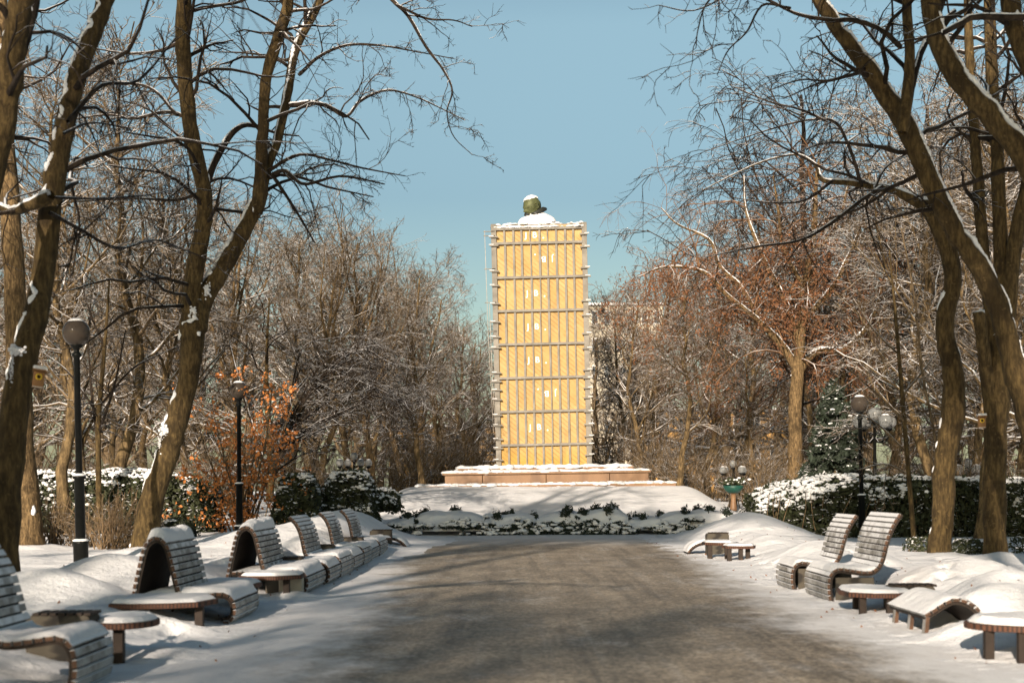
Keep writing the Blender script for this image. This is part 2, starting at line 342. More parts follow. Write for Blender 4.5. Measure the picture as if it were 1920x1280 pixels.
def lumps(name, pts, sizes, m, parent, flat=.55, r=None):
    r = r or rng; n = len(pts); pts = np.asarray(pts); sizes = np.asarray(sizes)
    V = ICO_V[None] * (1 + .22 * r.standard_normal((n, len(ICO_V), 1)) * .6)
    sc = np.stack([sizes * r.uniform(.7, 1.5, n), sizes * r.uniform(.7, 1.5, n), sizes * flat * r.uniform(.7, 1.3, n)], 1)
    V = V * sc[:, None]; a = r.uniform(0, 6.28, n); ca, sa = np.cos(a)[:, None], np.sin(a)[:, None]
    V = np.stack([V[..., 0] * ca - V[..., 1] * sa, V[..., 0] * sa + V[..., 1] * ca, V[..., 2]], -1) + pts[:, None]
    Q = (ICO_F[None] + (np.arange(n) * len(ICO_V))[:, None, None]).reshape(-1, 3)
    o = link(name, npmesh(name, V.reshape(-1, 3), Q, True), m, parent)
    if parent is not None: o['kind'] = 'stuff'
    return o
def cards(name, pts, size, m, parent, r=None, aspect=1.6, down=0.0, kind=None):
    r = r or rng; pts = np.asarray(pts); n = len(pts)
    u = r.standard_normal((n, 3)); u[:, 2] -= down; u /= np.linalg.norm(u, axis=1, keepdims=True)
    v = np.cross(u, r.standard_normal((n, 3))); v /= np.linalg.norm(v, axis=1, keepdims=True)
    s = size * r.uniform(.6, 1.4, (n, 1)); a = u * s * aspect * .5; b = v * s * .5
    nn = np.cross(u, v) * s * .18
    V = np.stack([pts - a, pts + b * .9 + nn, pts + a, pts - b * .9 + nn], 1).reshape(-1, 3)
    Q = np.arange(4 * n).reshape(n, 4)
    return link(name, npmesh(name, V, Q, False), m, parent)

# ------------------------------------------------------------------ tubes and branching
class Tubes:
    def __init__(s): s.g = {}
    def add(s, Pn, Rn, sides):
        Pn = np.asarray(Pn, float); Rn = np.asarray(Rn, float)
        if Pn.ndim == 2: Pn = Pn[None]; Rn = Rn[None]
        if len(Pn): s.g.setdefault((Pn.shape[1], sides), []).append((Pn, Rn))
        return s
    def mesh(s, name):
        VS = []; QS = []; off = 0
        for (n, k), L in s.g.items():
            Pn = np.concatenate([a for a, b in L]); Rn = np.concatenate([b for a, b in L]); Mn = len(Pn)
            T = np.empty_like(Pn); T[:, 1:-1] = Pn[:, 2:] - Pn[:, :-2]; T[:, 0] = Pn[:, 1] - Pn[:, 0]; T[:, -1] = Pn[:, -1] - Pn[:, -2]
            T /= np.linalg.norm(T, axis=2, keepdims=True) + 1e-9
            mean = Pn[:, -1] - Pn[:, 0]; ref = np.zeros((Mn, 3)); ref[np.arange(Mn), np.argmin(np.abs(mean), 1)] = 1
            U = np.cross(T, ref[:, None]); U /= np.linalg.norm(U, axis=2, keepdims=True) + 1e-9; W = np.cross(T, U)
            a = np.arange(k) * 2 * math.pi / k
            V = Pn[:, :, None] + Rn[:, :, None, None] * (np.cos(a)[None, None, :, None] * U[:, :, None] + np.sin(a)[None, None, :, None] * W[:, :, None])
            i = np.arange(n - 1)[:, None] * k; j = np.arange(k)[None]; j2 = (j + 1) % k
            q = np.stack([i + j, i + j2, i + k + j2, i + k + j], -1).reshape(-1, 4)
            QS.append((q[None] + (off + np.arange(Mn) * n * k)[:, None, None]).reshape(-1, 4)); VS.append(V.reshape(-1, 3)); off += Mn * n * k
        return npmesh(name, np.concatenate(VS), np.concatenate(QS), True)
def spline(pts, rad, n):
    """Catmull-Rom resample"""
    p = np.asarray(pts, float); r = np.asarray(rad, float)
    if len(p) == 2: t = np.linspace(0, 1, n)[:, None]; return p[0] * (1 - t) + p[1] * t, r[0] * (1 - t[:, 0]) + r[1] * t[:, 0]
    q = np.vstack([2 * p[0] - p[1], p, 2 * p[-1] - p[-2]]); rr = np.interp(np.linspace(0, len(p) - 1, n), np.arange(len(p)), r)
    out = []
    for u in np.linspace(0, len(p) - 1, n):
        i = min(int(u), len(p) - 2); t = u - i; a, b, c, d = q[i:i + 4]
        out.append(.5 * (2 * b + (c - a) * t + (2 * a - 5 * b + 4 * c - d) * t * t + (3 * b - a - 3 * c + d) * t ** 3))
    return np.array(out), rr
def unit(v): return v / (np.linalg.norm(v, axis=-1, keepdims=True) + 1e-9)
def spawn(Pn, Rn, count, r, tr=(.2, 1), lr=(.3, .5), ang=(30, 65), grav=0.0, up=0.0, wander=.25, nseg=4, rk=.6, rmin=.006, taper=.35, curl=0.0, absl=None, flat=0.0):
    """children of every polyline; count per parent (may be float array)"""
    Mn, n, _ = Pn.shape
    cnt = r.poisson(np.broadcast_to(count, Mn)) if not np.isscalar(count) else np.full(Mn, int(count))
    idx = np.repeat(np.arange(Mn), cnt); K = len(idx)
    if K == 0: return np.zeros((0, nseg, 3)), np.zeros((0, nseg))
    t = r.uniform(tr[0], tr[1], K); f = t * (n - 1); i = np.minimum(f.astype(int), n - 2); w_ = (f - i)[:, None]
    base = Pn[idx, i] * (1 - w_) + Pn[idx, i + 1] * w_; rb = Rn[idx, i] * (1 - w_[:, 0]) + Rn[idx, i + 1] * w_[:, 0]
    T = unit(Pn[idx, i + 1] - Pn[idx, i])
    L = np.linalg.norm(Pn[:, 1:] - Pn[:, :-1], axis=2).sum(1)[idx] * r.uniform(lr[0], lr[1], K) * (1.15 - .55 * t)
    if absl is not None: L = r.uniform(absl[0], absl[1], K)
    side = unit(np.cross(T, r.standard_normal((K, 3)))); 
    if flat: side[:, 2] *= (1 - flat); side = unit(side)
    a = np.radians(r.uniform(ang[0], ang[1], K))[:, None]
    d = T * np.cos(a) + side * np.sin(a); d[:, 2] += up; d = unit(d)
    out = np.empty((K, nseg, 3)); out[:, 0] = base; st = (L / (nseg - 1))[:, None]
    for s in range(1, nseg):
        d = d + wander * r.standard_normal((K, 3)); d[:, 2] += grav; d = unit(d); out[:, s] = out[:, s - 1] + d * st
    r0 = np.maximum(np.minimum(rb * rk, L * .03), rmin)
    rad = r0[:, None] * np.linspace(1, taper, nseg)[None]; rad = np.maximum(rad, rmin * .6)
    return out, rad

# ------------------------------------------------------------------ ground and path
def ground():
    xs = np.concatenate([np.linspace(-160, -16, 40)[:-1], np.concatenate([np.arange(-16, -6, .16), np.arange(-6, -2.4, .07), np.arange(-2.4, 3.8, .3), np.arange(3.8, 7.2, .07), np.arange(7.2, 18.01, .16)]), np.linspace(18, 160, 40)[1:]])
    ys = np.concatenate([np.linspace(-60, 6, 24)[:-1], np.arange(6, 11, .3), np.arange(11, 24, .08), np.arange(24, 50, .14), np.arange(50, 92, .45), np.linspace(92, 420, 40)])
    X, Y = np.meshgrid(xs, ys); Z = gh(X, Y); V = np.stack([X, Y, Z], -1).reshape(-1, 3); nx = len(xs)
    i, j = np.meshgrid(np.arange(nx - 1), np.arange(len(ys) - 1)); a = (j * nx + i).ravel()
    o = link('snow_ground', npmesh('snow_ground', V, np.stack([a, a + 1, a + nx + 1, a + nx], 1)), M['snow']); o['kind'] = 'structure'
    xs = np.arange(-4.2, 5.6, .2); ys = np.arange(-14, 47.6, .25); X, Y = np.meshgrid(xs, ys)
    eg = np.minimum(np.minimum(X + 4.2, 5.4 - X), 47.4 - Y)
    Z = .006 + .02 * sm(1 - np.abs(X - .75) / 4) - .05 * (1 - sm(eg / .8)) + .006 * nz(X, Y, 2)
    V = np.stack([X, Y, Z], -1).reshape(-1, 3); nx = len(xs); i, j = np.meshgrid(np.arange(nx - 1), np.arange(len(ys) - 1)); a = (j * nx + i).ravel()
    o = link('path', npmesh('path', V, np.stack([a, a + 1, a + nx + 1, a + nx], 1)), M['path']); o['kind'] = 'structure'
ground()

# ------------------------------------------------------------------ monument: plinth, boarded cover, statue
def monument():
    c = P(1024, 900, 66); rot = -R(.55)
    def yy(py, D): return CAMZ + (HY - py) / F * D
    t = thing('stone_plinth', 'brown granite stepped plinth with snow on its ledges carrying the yellow tower', 'plinth', (c.x, 64, 0)); t.rotation_euler = (0, rot, 0)
    x = lambda px, D: (px - 1024) / F * D
    zb = yy(919, 64); z1 = yy(908, 64.6); z2 = yy(885, 66); z3 = yy(876, 69)
    MB().box(x(783, 64), x(1268, 64), 0, 22, zb - .5, z1).build('lower_step', M['granite'], t, .02)
    y0 = 1.6; xl, xr = x(834, 65.6), x(1217, 65.6); n = [xl, x(905, 65.6), x(1024.5, 65.6), x(1143.5, 65.6), xr]
    for a, b in zip(n[:-1], n[1:]): MB().box(a + .012, b - .012, y0, y0 + 16, z1 - .02, z2 - .09).build('stone_block', M['granite'], t, .012)
    m = MB().box(xl - .1, xr + .1, y0 - .10, y0 + 16.1, z2 - .085, z2 + .02); m.build('coping', M['granite'], t, .015)
    MB().box(x(862, 69), x(1192, 69), 5, 14, z2 - .02, z3).build('upper_step', M['granite'], t, .02)
    s = MB(); sn = []; sz = []
    for _ in range(420): sn.append((random.uniform(xl, xr), random.uniform(y0 + .1, 5), z2 + .03)); sz.append(random.uniform(.12, .3))
    for _ in range(330): sn.append((random.uniform(x(866, 69), x(1188, 69)), random.uniform(5.05, 8.5), z3 + .01)); sz.append(random.uniform(.14, .34))
    for _ in range(420): sn.append((random.uniform(x(786, 64), x(1262, 64)), random.uniform(.08, 1.6), z1)); sz.append(random.uniform(.08, .24))
    for _ in range(60): sn.append((random.uniform(x(815, 64), x(1240, 64)), random.uniform(-.1, .1), zb + random.uniform(-.05, .1))); sz.append(random.uniform(.1, .25))
    lumps('snow_cover', sn, sz, M['snow'], t, .38)
    # ---- boarded cover
    D = 72; c2 = P(1020.5, 878, D); H = 12.65; W = 4.36
    k = thing('boarded_tower', 'tall square timber tower of yellow boards behind grey battens, shielding the statue', 'tower', (c2.x, D, z3 - .25)); k.rotation_euler = (0, -R(1.0), 0)
    h = W / 2
    MB().box(-h, h, 0, W, 0, H - .12).build('cladding', M['clad'], k)
    zr = lambda py: (878 - py) / F * D + .0
    rows = [zr(p) for p in (420, 447, 511, 573.5, 636, 699, 762, 824.5)]
    ends = rows + [0.0]
    for i, z in enumerate(rows):
        MB().box(-h - .02, h + .02, -.16, -.005, z - .062, z + .062).build('beam', M['wood_tower'], k, .008)
    r = random.Random(4); pitch = W / 10
    for i in range(8):
        zt, zb_ = ends[i] - .077, ends[i + 1] + .077
        if i == 7: zb_ = 0
        for j in range(1, 10):
            xx = -h + pitch * j + r.uniform(-.025, .025); wdt = r.choice((.05, .055, .03))
            MB().box(xx - wdt, xx + wdt, -.10, -.004, zb_, zt).build('batten', M['wood_tower'], k)
    for sx in (-1, 1):
        MB().box(sx * (h + .11) - .13, sx * (h + .11) + .13, -.13, .14, 0, H - .02).build('corner_post', M['wood_tower'], k, .01)
        MB().box(sx * (h + .11) - .13, sx * (h + .11) + .13, W - .14, W + .13, 0, H - .02).build('corner_post', M['wood_tower'], k, .01)
    MB().box(-h - .26, h + .26, .15, W + .2, H - .115, H - .03).build('roof_boards', M['wood_tower'], k)
    lz = (435, 451, 499, 526, 560, 594, 622, 642, 689, 705, 721, 739, 768, 787, 813, 830, 852); rz_ = (433, 457, 496, 512, 558, 585, 619, 647, 687, 702, 721, 739, 765, 789, 811, 826, 846)
    for sx, zs in ((-1, lz), (1, rz_)):
        for p in zs:
            z = zr(p); m = MB(); a = r.uniform(-.06, .06)
            x0 = sx * (h - .12); x1 = sx * (h + .30 + r.uniform(-.06, .12))
            m.obox(((x0 + x1) / 2, -.19, z), ((x1 - x0) / 2, 0, a * .2), (0, .05, 0), (0, 0, .036)); o = m.build('tie_beam', M['wood_tower'], k)
            m = MB(); m.obox((sx * (h + .24), -.19, z + .055), (.13, 0, 0), (0, .05, 0), (0, 0, .018)); m.build('snow_cover', M['snow'], o, .02)
    for px_, a, b in ((919, 422, 800), (925, 560, 850)):
        m = MB(); xx = (px_ - 1020.5) / F * D
        m.tube([(xx, -.1, zr(a)), (xx + .06, -.1, zr((a + b) / 2)), (xx + .22, -.1, zr(b))], .014, 5); o = m.build('cable', M['wood_grey'], k)
    for p in (424, 432, 494, 557, 611, 690):
        xx = (921 - 1020.5) / F * D; MB().box(xx - .12, -h - .05, -.13, -.07, zr(p) - .02, zr(p) + .02).build('cable_bracket', M['wood_tower'], k)
    # stencilled letters
    def letter(ch, col, py, rot180=False, s=.42):
        cu = bpy.data.curves.new('letter', 'FONT'); cu.body = ch; cu.size = s; cu.align_x = 'CENTER'; cu.align_y = 'CENTER'; cu.extrude = .004; cu.offset = .004
        ob = bpy.data.objects.new('letter', cu); C.objects.link(ob)
        dg = bpy.context.evaluated_depsgraph_get(); me = bpy.data.meshes.new_from_object(ob.evaluated_get(dg)); bpy.data.objects.remove(ob)
        me.materials.clear(); o = link('letter', me, M['white_paint'], k)
        o.location = (-h + pitch * (col - .5), -.012, zr(py)); o.rotation_euler = (R(90), R(180) if rot180 else 0, 0); return o
    for py, inv in ((432, 0), (477, 1), (541, 0), (603.5, 0), (666, 0), (729, 1), (792, 0)):
        if inv: letter('J', 7, py, True); letter('B', 6, py, True); letter('.', 5, py - 3, True, .6)
        else: letter('J', 4, py); letter('B', 5, py); letter('.', 6, py, False, .6)
    sn = [(r.uniform(-h - .1, h + .1), r.uniform(.1, W), H + .0) for _ in range(240)] + [(r.uniform(-h, h), -.08, rows[0] + .085) for _ in range(90)]
    lumps('snow_cover', sn, [r.uniform(.06, .18) for _ in sn], M['snow'], k, .4)
    # ---- statue: head bowed to the left over the edge, coat under snow
    s0 = P(1003, 418, 74)
    st = thing('statue', 'snow covered bronze statue with green bowed head showing above the yellow tower', 'statue', (s0.x, 74, s0.z))
    u = 74 / F
    bm = bmesh.new(); bmesh.ops.create_uvsphere(bm, u_segments=40, v_segments=28, radius=1)
    for v in bm.verts:
        x_, y_, z_ = v.co; rr = Vector((x_ * .47, y_ * .40, z_ * .53))
        front = max(0, -x_)
        if z_ < 0: rr.x *= 1 - .10 * max(0, x_) * -z_; rr.y *= 1 + .30 * z_ * (.6 if x_ < 0 else .3)
        g = lambda cz, w_: math.exp(-((z_ - cz) / w_) ** 2)
        mid = math.exp(-(y_ / .28) ** 2)
        rr.x -= front ** 2 * (.07 * g(.12, .16) + .17 * mid * g(-.22, .17) * (1 - .3 * z_) + .11 * math.exp(-(y_ / .6) ** 2) * g(-.52, .13) + .05 * mid * g(-.80, .12))
        rr.x += front ** 2 * (.09 * g(-.06, .08) * math.exp(-((abs(y_) - .35) / .22) ** 2) + .05 * g(-.68, .05))
        if x_ > -.1: rr += rr.normalized() * .02 * math.sin(14 * y_ + 9 * x_) * (1 if z_ < .2 else 0)
        v.co = rr
    me = bpy.data.meshes.new('head'); bm.to_mesh(me); bm.free(); me.polygons.foreach_set('use_smooth', [True] * len(me.polygons))
    hd = link('head', me, M['bronze'], st); hd.location = ((998 - 1003) * u, 0, (418 - 386) * u); hd.rotation_euler = (0, -R(24), R(28))
    e = MB()
    for sy in (-1, 1):
        e.tube([(.02 + .09 * math.cos(a), sy * .40, -.06 + .15 * math.sin(a)) for a in np.linspace(-2.2, 2.0, 12)], .032, 6)
    e.build('ear', M['bronze'], hd)
    mu = MB()
    for sy in (-1, 1): mu.tube([(-.52, sy * .02, -.24), (-.52, sy * .1, -.28), (-.48, sy * .19, -.36), (-.43, sy * .22, -.46)], [.06, .065, .05, .012], 8)
    mu.build('moustache', M['bronze_dark'], hd)
    pts = []; sz = []
    for _ in range(420):
        v = Vector((r.gauss(-.42, .42), r.gauss(-.05, .5), abs(r.gauss(.85, .25)))).normalized()
        if v.z < .66 - .30 * max(0, -v.x) + .25 * max(0, v.x): continue
        pts.append(Vector((v.x * .44, v.y * .39, v.z * .51))); sz.append(r.uniform(.045, .07))
    sc = lumps('snow_cover', pts, sz, M['snow'], st, .8); sc.location = hd.location
    tb = bmesh.new(); bmesh.ops.create_uvsphere(tb, u_segments=36, v_segments=24, radius=1)
    for v in tb.verts:
        x_, y_, z_ = v.co; v.co = Vector((x_ * 1.02 + .12, y_ * .7 + .1, z_ * .62 - .08 + .08 * math.sin(6 * x_ + 2) * max(0, z_) + .12 * math.exp(-((x_ - .35) / .3) ** 2) * max(0, z_)))
        if z_ < 0: v.co.z = -.08 + z_ * 2.2
    me = bpy.data.meshes.new('coat'); tb.to_mesh(me); tb.free(); me.polygons.foreach_set('use_smooth', [True] * len(me.polygons))
    mc = m_plain('coat_bronze', (.05, .055, .035), .6, .4, 4, snow=(-.12, .05, 3, .3)); link('coat', me, mc, st)
    MB().tube([(-.2, -.5, .38), (0, -.52, .42), (.2, -.46, .52), (.42, -.3, .68), (.55, 0, .72), (.4, .35, .66)], [.05, .08, .1, .1, .09, .05], 10).build('collar', M['bronze_dark'], st)
    pts = [(r.gauss(.15, .45), r.uniform(-.5, .3), .0) for _ in range(45)]
    pts = [(a, b, .55 * math.exp(-((a - .2) / .62) ** 2) - .10) for a, b, _ in pts]
    lumps('snow_cover', pts, [r.uniform(.06, .12) for _ in pts], M['snow'], st, .6)
monument()

# ------------------------------------------------------------------ benches and tables
PROF_S = [(.03, -.05), (-.01, .12), (-.01, .26), (.01, .34), (.06, .40), (.14, .425), (.26, .41), (.45, .385), (.56, .39), (.64, .44), (.70, .55), (.74, .70), (.79, .86), (.86, 1.0), (.95, 1.13)]
PROF_S2 = [(.03, -.05), (-.01, .12), (-.01, .24), (.01, .32), (.06, .37), (.14, .39), (.26, .38), (.45, .36), (.54, .38), (.60, .46), (.63, .60), (.66, .74), (.71, .88), (.78, .99), (.88, 1.08)]
PROF_ROLL = [(.13, .03), (.05, .04), (.0, .11), (-.01, .2), (.02, .29), (.09, .345), (.18, .355), (.4, .345), (.7, .335), (1.1, .33)]
PROF_ARCH = [(.60, .30), (.655, .50), (.70, .70), (.745, .87), (.80, .96), (.88, 1.0), (.97, .965), (1.03, .87), (1.075, .70), (1.12, .50), (1.17, .25)]
PROF_ARC = [(0.0, .20), (.10, .255), (.20, .32), (.30, .365), (.40, .36), (.50, .315), (.58, .24), (.635, .13), (.66, .0)]
PROF_LOW = [(.0, .05), (.10, .16), (.22, .235), (.36, .275), (.52, .29), (.7, .29)]
def slat_run(prof, side, w, slat=.062, gap=.016, th=.019):
    p, _ = spline([(a, 0, b) for a, b in prof], [1] * len(prof), 200)
    seg = np.linalg.norm(p[1:] - p[:-1], axis=1); s = np.concatenate([[0], np.cumsum(seg)]); L = s[-1]; n = max(2, int(L / (slat + gap)))
    m = MB(); cen = []
    for i in range(n):
        d = (i + .5) * L / n; q = np.array([np.interp(d, s, p[:, a]) for a in range(3)]); q2 = np.array([np.interp(min(L, d + .01), s, p[:, a]) for a in range(3)]); q1 = np.array([np.interp(max(0, d - .01), s, p[:, a]) for a in range(3)])
        t = unit(q2 - q1); nrm = np.array([-t[2], 0, t[0]]); j = random.uniform(-.006, .006)
        f = lambda v: Vector((v[0] * side, v[1], v[2]))
        m.obox(f(q) + Vector((0, j, 0)), f(t * slat / 2), (0, w / 2, 0), f(nrm * th)); cen.append((q, t, nrm))
    return m, p, s, cen
def frame_strip(p, side, y, th=.035, wd=.03):
    m = MB(); vs = []; fs = []
    T = np.gradient(p, axis=0); T = unit(T); n_ = np.stack([-T[:, 2], 0 * T[:, 0], T[:, 0]], 1)
    idx = list(range(0, len(p), 5)); idx = idx if idx[-1] == len(p) - 1 else idx + [len(p) - 1]
    for i in idx:
        for (o, dy) in ((-.021, -wd), (-.021, wd), (-.021 - th, wd), (-.021 - th, -wd)):
            q = p[i] + n_[i] * o; vs.append((q[0] * side, y + dy, q[2]))
    k = len(idx)
    for i in range(k - 1):
        for a in range(4): b = (a + 1) % 4; fs.append((i * 4 + a, i * 4 + b, i * 4 + 4 + b, i * 4 + 4 + a))
    fs += [(3, 2, 1, 0), tuple((k - 1) * 4 + a for a in range(4))]
    return m.add(vs, fs)
def snow_strip(p, side, w, maxslope=.62, t0=.045, seed=0, over=.0):
    T = unit(np.gradient(p, axis=0)); n_ = np.stack([-T[:, 2], 0 * T[:, 0], T[:, 0]], 1)
    ok = (n_[:, 2] > maxslope); 
    if ok.sum() < 6: return None
    i0 = np.argmax(ok); i1 = i0
    while i1 < len(p) - 1 and ok[i1]: i1 += 1
    ii = np.unique(np.linspace(i0, i1 - 1, 22).astype(int)); ny = 26; ys = np.linspace(-w / 2, w / 2, ny); V = []
    for a, i in enumerate(ii):
        ea = min(a, len(ii) - 1 - a) / 3; ea = min(1, ea)
        for b, y in enumerate(ys):
            eb = min(1, min(b, ny - 1 - b) / 2)
            n = float(nz(np.array(p[i][0] * 3 + seed), np.array(y * 3 + seed * 2), 1.6))
            h = t0 * (1 + .55 * n) * math.sqrt(max(0, ea)) * math.sqrt(max(0, eb)) + .012
            if ea == 0 or eb == 0: h = .006
            q = p[i] + n_[i] * (.016) + np.array([0, 0, 1]) * h; V.append((q[0] * side, y * 1.0, q[2]))
    na = len(ii); a, b = np.meshgrid(np.arange(na - 1), np.arange(ny - 1), indexing='ij'); q = (a * ny + b).ravel(); Q = np.stack([q, q + 1, q + ny + 1, q + ny], 1)
    if side > 0: Q = Q[:, ::-1]
    return npmesh('snow_cover', np.array(V), Q)
def bench(label, x, y0, y1, side, seat, back=None, apron=True, group=None, z=0, snow=.045, name='park_bench', backsnow=True, cat='bench'):
    w = y1 - y0; t = thing(name, label, cat, (x, (y0 + y1) / 2, z), 0, group); sd = random.uniform(0, 20)
    for nm, pr in (('seat', seat), ('backrest', back)):
        if pr is None: continue
        m, p, s, cen = slat_run(pr, side, w); o = m.build(nm + '_slats', M['slat'], t, .004)
        frame_strip(p, side, 0, .03, w / 2 - .03).build(nm + '_backing', M['backing'], t)
        me = snow_strip(p, side, w, .62, snow * (1.7 if nm == 'backrest' else 1), sd)
        if me: link('snow_cover', me, M['snow'], o)
    if apron:
        zt = .33; a = MB(); a.box(min(side * .10, side * .62), max(side * .10, side * .62), -w / 2 + .10, -w / 2 + .13, .02, zt); a.build('side_panel', M['apron'], t, .01)
        a = MB(); a.box(min(side * .10, side * .62), max(side * .10, side * .62), w / 2 - .13, w / 2 - .10, .02, zt); a.build('side_panel', M['apron'], t, .01)
    return t
def rounded(cx, cy, rx, ry, n=20, a0=0, a1=360):
    return [(cx + rx * math.cos(R(a)), cy + ry * math.sin(R(a))) for a in np.linspace(a0, a1, n, endpoint=(a1 - a0) < 360)]
def table(label, poly, z, legs, zg=0, name='low_table', group=None, parent=None, snow=.05):
    cx = sum(p[0] for p in poly) / len(poly); cy = sum(p[1] for p in poly) / len(poly); pl = [(a - cx, b - cy) for a, b in poly]
    if parent is None: t = thing(name, label, 'table', (cx, cy, zg), 0, group); pl2 = pl
    else: t = parent; ox, oy = cx - parent.location.x, cy - parent.location.y; pl2 = [(a + ox, b + oy) for a, b in pl]
    top = MB().prism(pl2, z - .055, z).build('table_top', M['slat_edge'], t, .006)
    k = MB(); mx = sum(p[0] for p in pl2) / len(pl2); my = sum(p[1] for p in pl2) / len(pl2)
    ins = [(mx + (a - mx) * .97, my + (b - my) * .97) for a, b in pl2]; n = len(ins)
    k.prism(ins, z + .002, z + snow, .07, .006); k.build('snow_cover', M['snow'], top, .02)
    for lx, ly, lw in legs:
        q = (lx - t.location.x, ly - t.location.y); MB().box(q[0] - lw, q[0] + lw, q[1] - lw, q[1] + lw, -.15, z - .058).build('leg', M['frame_wood'], t, .005)
    return t
M['slat_edge'] = m_wave('table_edge_wood', (.02, .010, .007), (.10, .042, .023), 9, 1.0, stretch=(1, 1, .1))
GB = 'slatted benches along the path'
bench('nearest slatted bench at the left edge with a tall slatted back and rolled front', -3.36, 10.85, 11.85, -1, PROF_S, None, False, group=GB, snow=.03)
t = table('round ended low table with snow, in front of the nearest left bench', rounded(-3.54, 13.0, .30, .42) , .37, [(-3.53, 12.75, .045)])
def panel(label, cx, cy, w, z0, z1, rz=0, z=0):
    t = thing('wooden_bolster', label, 'armrest', (cx, cy, z), rz)
    m = MB(); n = 10; pts = []
    for s in (1, -1):
        for a in np.linspace(0, 90, 5) if s > 0 else np.linspace(90, 180, 5):
            r_ = .05; pts.append(((w / 2 - r_) * s + r_ * math.cos(R(a)), z1 - r_ + r_ * math.sin(R(a))))
    pts += [(-w / 2, z0), (w / 2, z0)]
    vs = [(a, -.16, b) for a, b in pts] + [(a, .16, b) for a, b in pts]; k = len(pts)
    fs = [tuple(range(k)), tuple(reversed(range(k, 2 * k)))] + [(i, i + k, (i + 1) % k + k, (i + 1) % k) for i in range(k)]
    m.add(vs, [tuple(reversed(f)) for f in fs]); m.build('side_panel', M['apron'], t)
    m = MB()
    for x0 in np.arange(-w / 2 + .06, w / 2 - .02, .075): m.box(x0, x0 + .058, -.17, .17, z1 - .005, z1 + .022)
    m.build('top_slats', M['frame_wood'], t, .004); return t
panel('dark wooden side bolster with rounded top behind the nearest left bench', -3.98, 12.6, .56, -.1, .46)
c = bench('arch backed bench with a pointed snowy side shelf, second from the left edge', -3.2, 16.3, 17.8, -1, PROF_ROLL, PROF_ARCH, False, GB)
table('', [(-3.42, 16.25), (-3.30, 15.95), (-3.42, 15.45), (-3.7, 15.3), (-4.1, 15.22), (-4.35, 15.3), (-4.4, 16.25)], .33, [(-3.44, 15.62, .045)], parent=c)
table('low snowy table standing between the two arch backed benches', [(-3.25, 18.5), (-3.28, 18.1), (-3.6, 17.95), (-3.9, 18.05), (-4.1, 18.4), (-3.9, 18.8), (-3.4, 18.8)], .35, [(-3.38, 18.6, .045), (-3.5, 18.2, .04)])
e = bench('arch backed bench with a tall arch, farther along the left side of the path', -3.02, 20.85, 22.8, -1, PROF_ROLL, PROF_ARCH, True, GB)
table('', [(-3.0, 20.6), (-2.98, 20.1), (-3.3, 19.85), (-3.72, 19.85), (-3.85, 20.0), (-3.7, 20.75)], .34, [(-3.2, 20.15, .045)], parent=e)
cb = tag(MB().box(-3.38, -3.04, 20.55, 20.75, -.1, .29).build('concrete_block', M['concrete'], None, .02), 'square pale concrete block under the shelf of the far arch backed bench', 'block')
for i, (y0, y1, kind, lab) in enumerate([
        (22.95, 24.45, 0, 'backless rolled bench just beyond the far arch backed bench'),
        (24.6, 26.5, 1, 'nearest of the three tall curved-back benches on the left side'),
        (26.75, 28.4, 0, 'backless rolled bench between the first and second tall curved backs on the left'),
        (28.6, 30.3, 1, 'middle one of the three tall curved-back benches on the left side'),
        (30.5, 32.1, 0, 'backless rolled bench between the second and third tall curved backs on the left'),
        (32.3, 34.2, 1, 'farthest of the three tall curved-back benches on the left side')]):
    bench(lab, -2.97 - .01 * i, y0, y1, -1, PROF_S2 if kind else PROF_ROLL[:-1], None, True, GB)
panel('small dark wooden bolster beside the first tall left bench back', -3.62, 22.7, .56, -.1, .46)
panel('small dark wooden bolster below the middle tall left bench back', -3.65, 27.4, .45, -.1, .47)
panel('small dark wooden bolster in front of the farthest tall left bench back', -3.55, 31.2, .56, -.1, .48)
table('small snowy table at the far end of the left bench row', [(-3.75, 35.0), (-3.1, 35.0), (-3.0, 35.4), (-3.1, 35.9), (-3.75, 35.9)], .34, [(-3.2, 35.1, .05), (-3.6, 35.1, .05)])
panel('dark bolster behind the small table at the far end of the left row', -3.35, 36.3, .55, -.1, .5)
tl = bench('low curved lounger tail beyond the last table on the left', -2.72, 36.6, 37.6, -1, PROF_LOW, None, False, GB)
# right side
bench('nearer of the two tall reclining slatted benches on the right', 4.24, 19.0, 20.5, 1, [(a, b * 1.05) for a, b in PROF_S], group=GB, snow=.03)
bench('farther of the two tall reclining slatted benches on the right', 4.16, 21.1, 22.3, 1, PROF_S, group=GB, snow=.03)
table('low slatted table beside the nearer reclining bench on the right', [(4.04, 17.6), (4.06, 17.2), (4.3, 16.95), (4.62, 16.95), (4.85, 17.2), (4.9, 17.7), (4.4, 18.1), (4.1, 18.0)], .27, [(4.22, 17.15, .04), (4.52, 17.05, .04), (4.3, 17.8, .04)])
panel('dark wooden bolster behind the right hand slatted table', 4.88, 17.5, .55, -.1, .33)
ar = bench('low arched slatted lounger with a humped end on the right', 4.27, 14.75, 16.2, 1, PROF_ARC, None, False, GB, snow=.012)
for dx, dy in ((.05, -.66), (.05, -.1), (.05, .5)):
    MB().obox((dx - .02, dy, .07), (.012, 0, .12), (0, .05, 0), (.02, 0, 0)).build('leg', M['slat'], ar)
table('nearest low table at the right edge with snow and slatted rim', rounded(4.72, 12.75, .66, .5, 28), .33, [(4.2, 12.55, .04), (4.43, 12.38, .035), (4.75, 12.4, .04)], snow=.06)
table('farther of the two small tables on the right by the snow bank', [(4.15, 31.2), (4.15, 30.7), (4.4, 30.4), (4.7, 30.4), (4.9, 30.8), (4.7, 31.4)], .36, [(4.25, 30.6, .05), (4.62, 30.6, .05)])
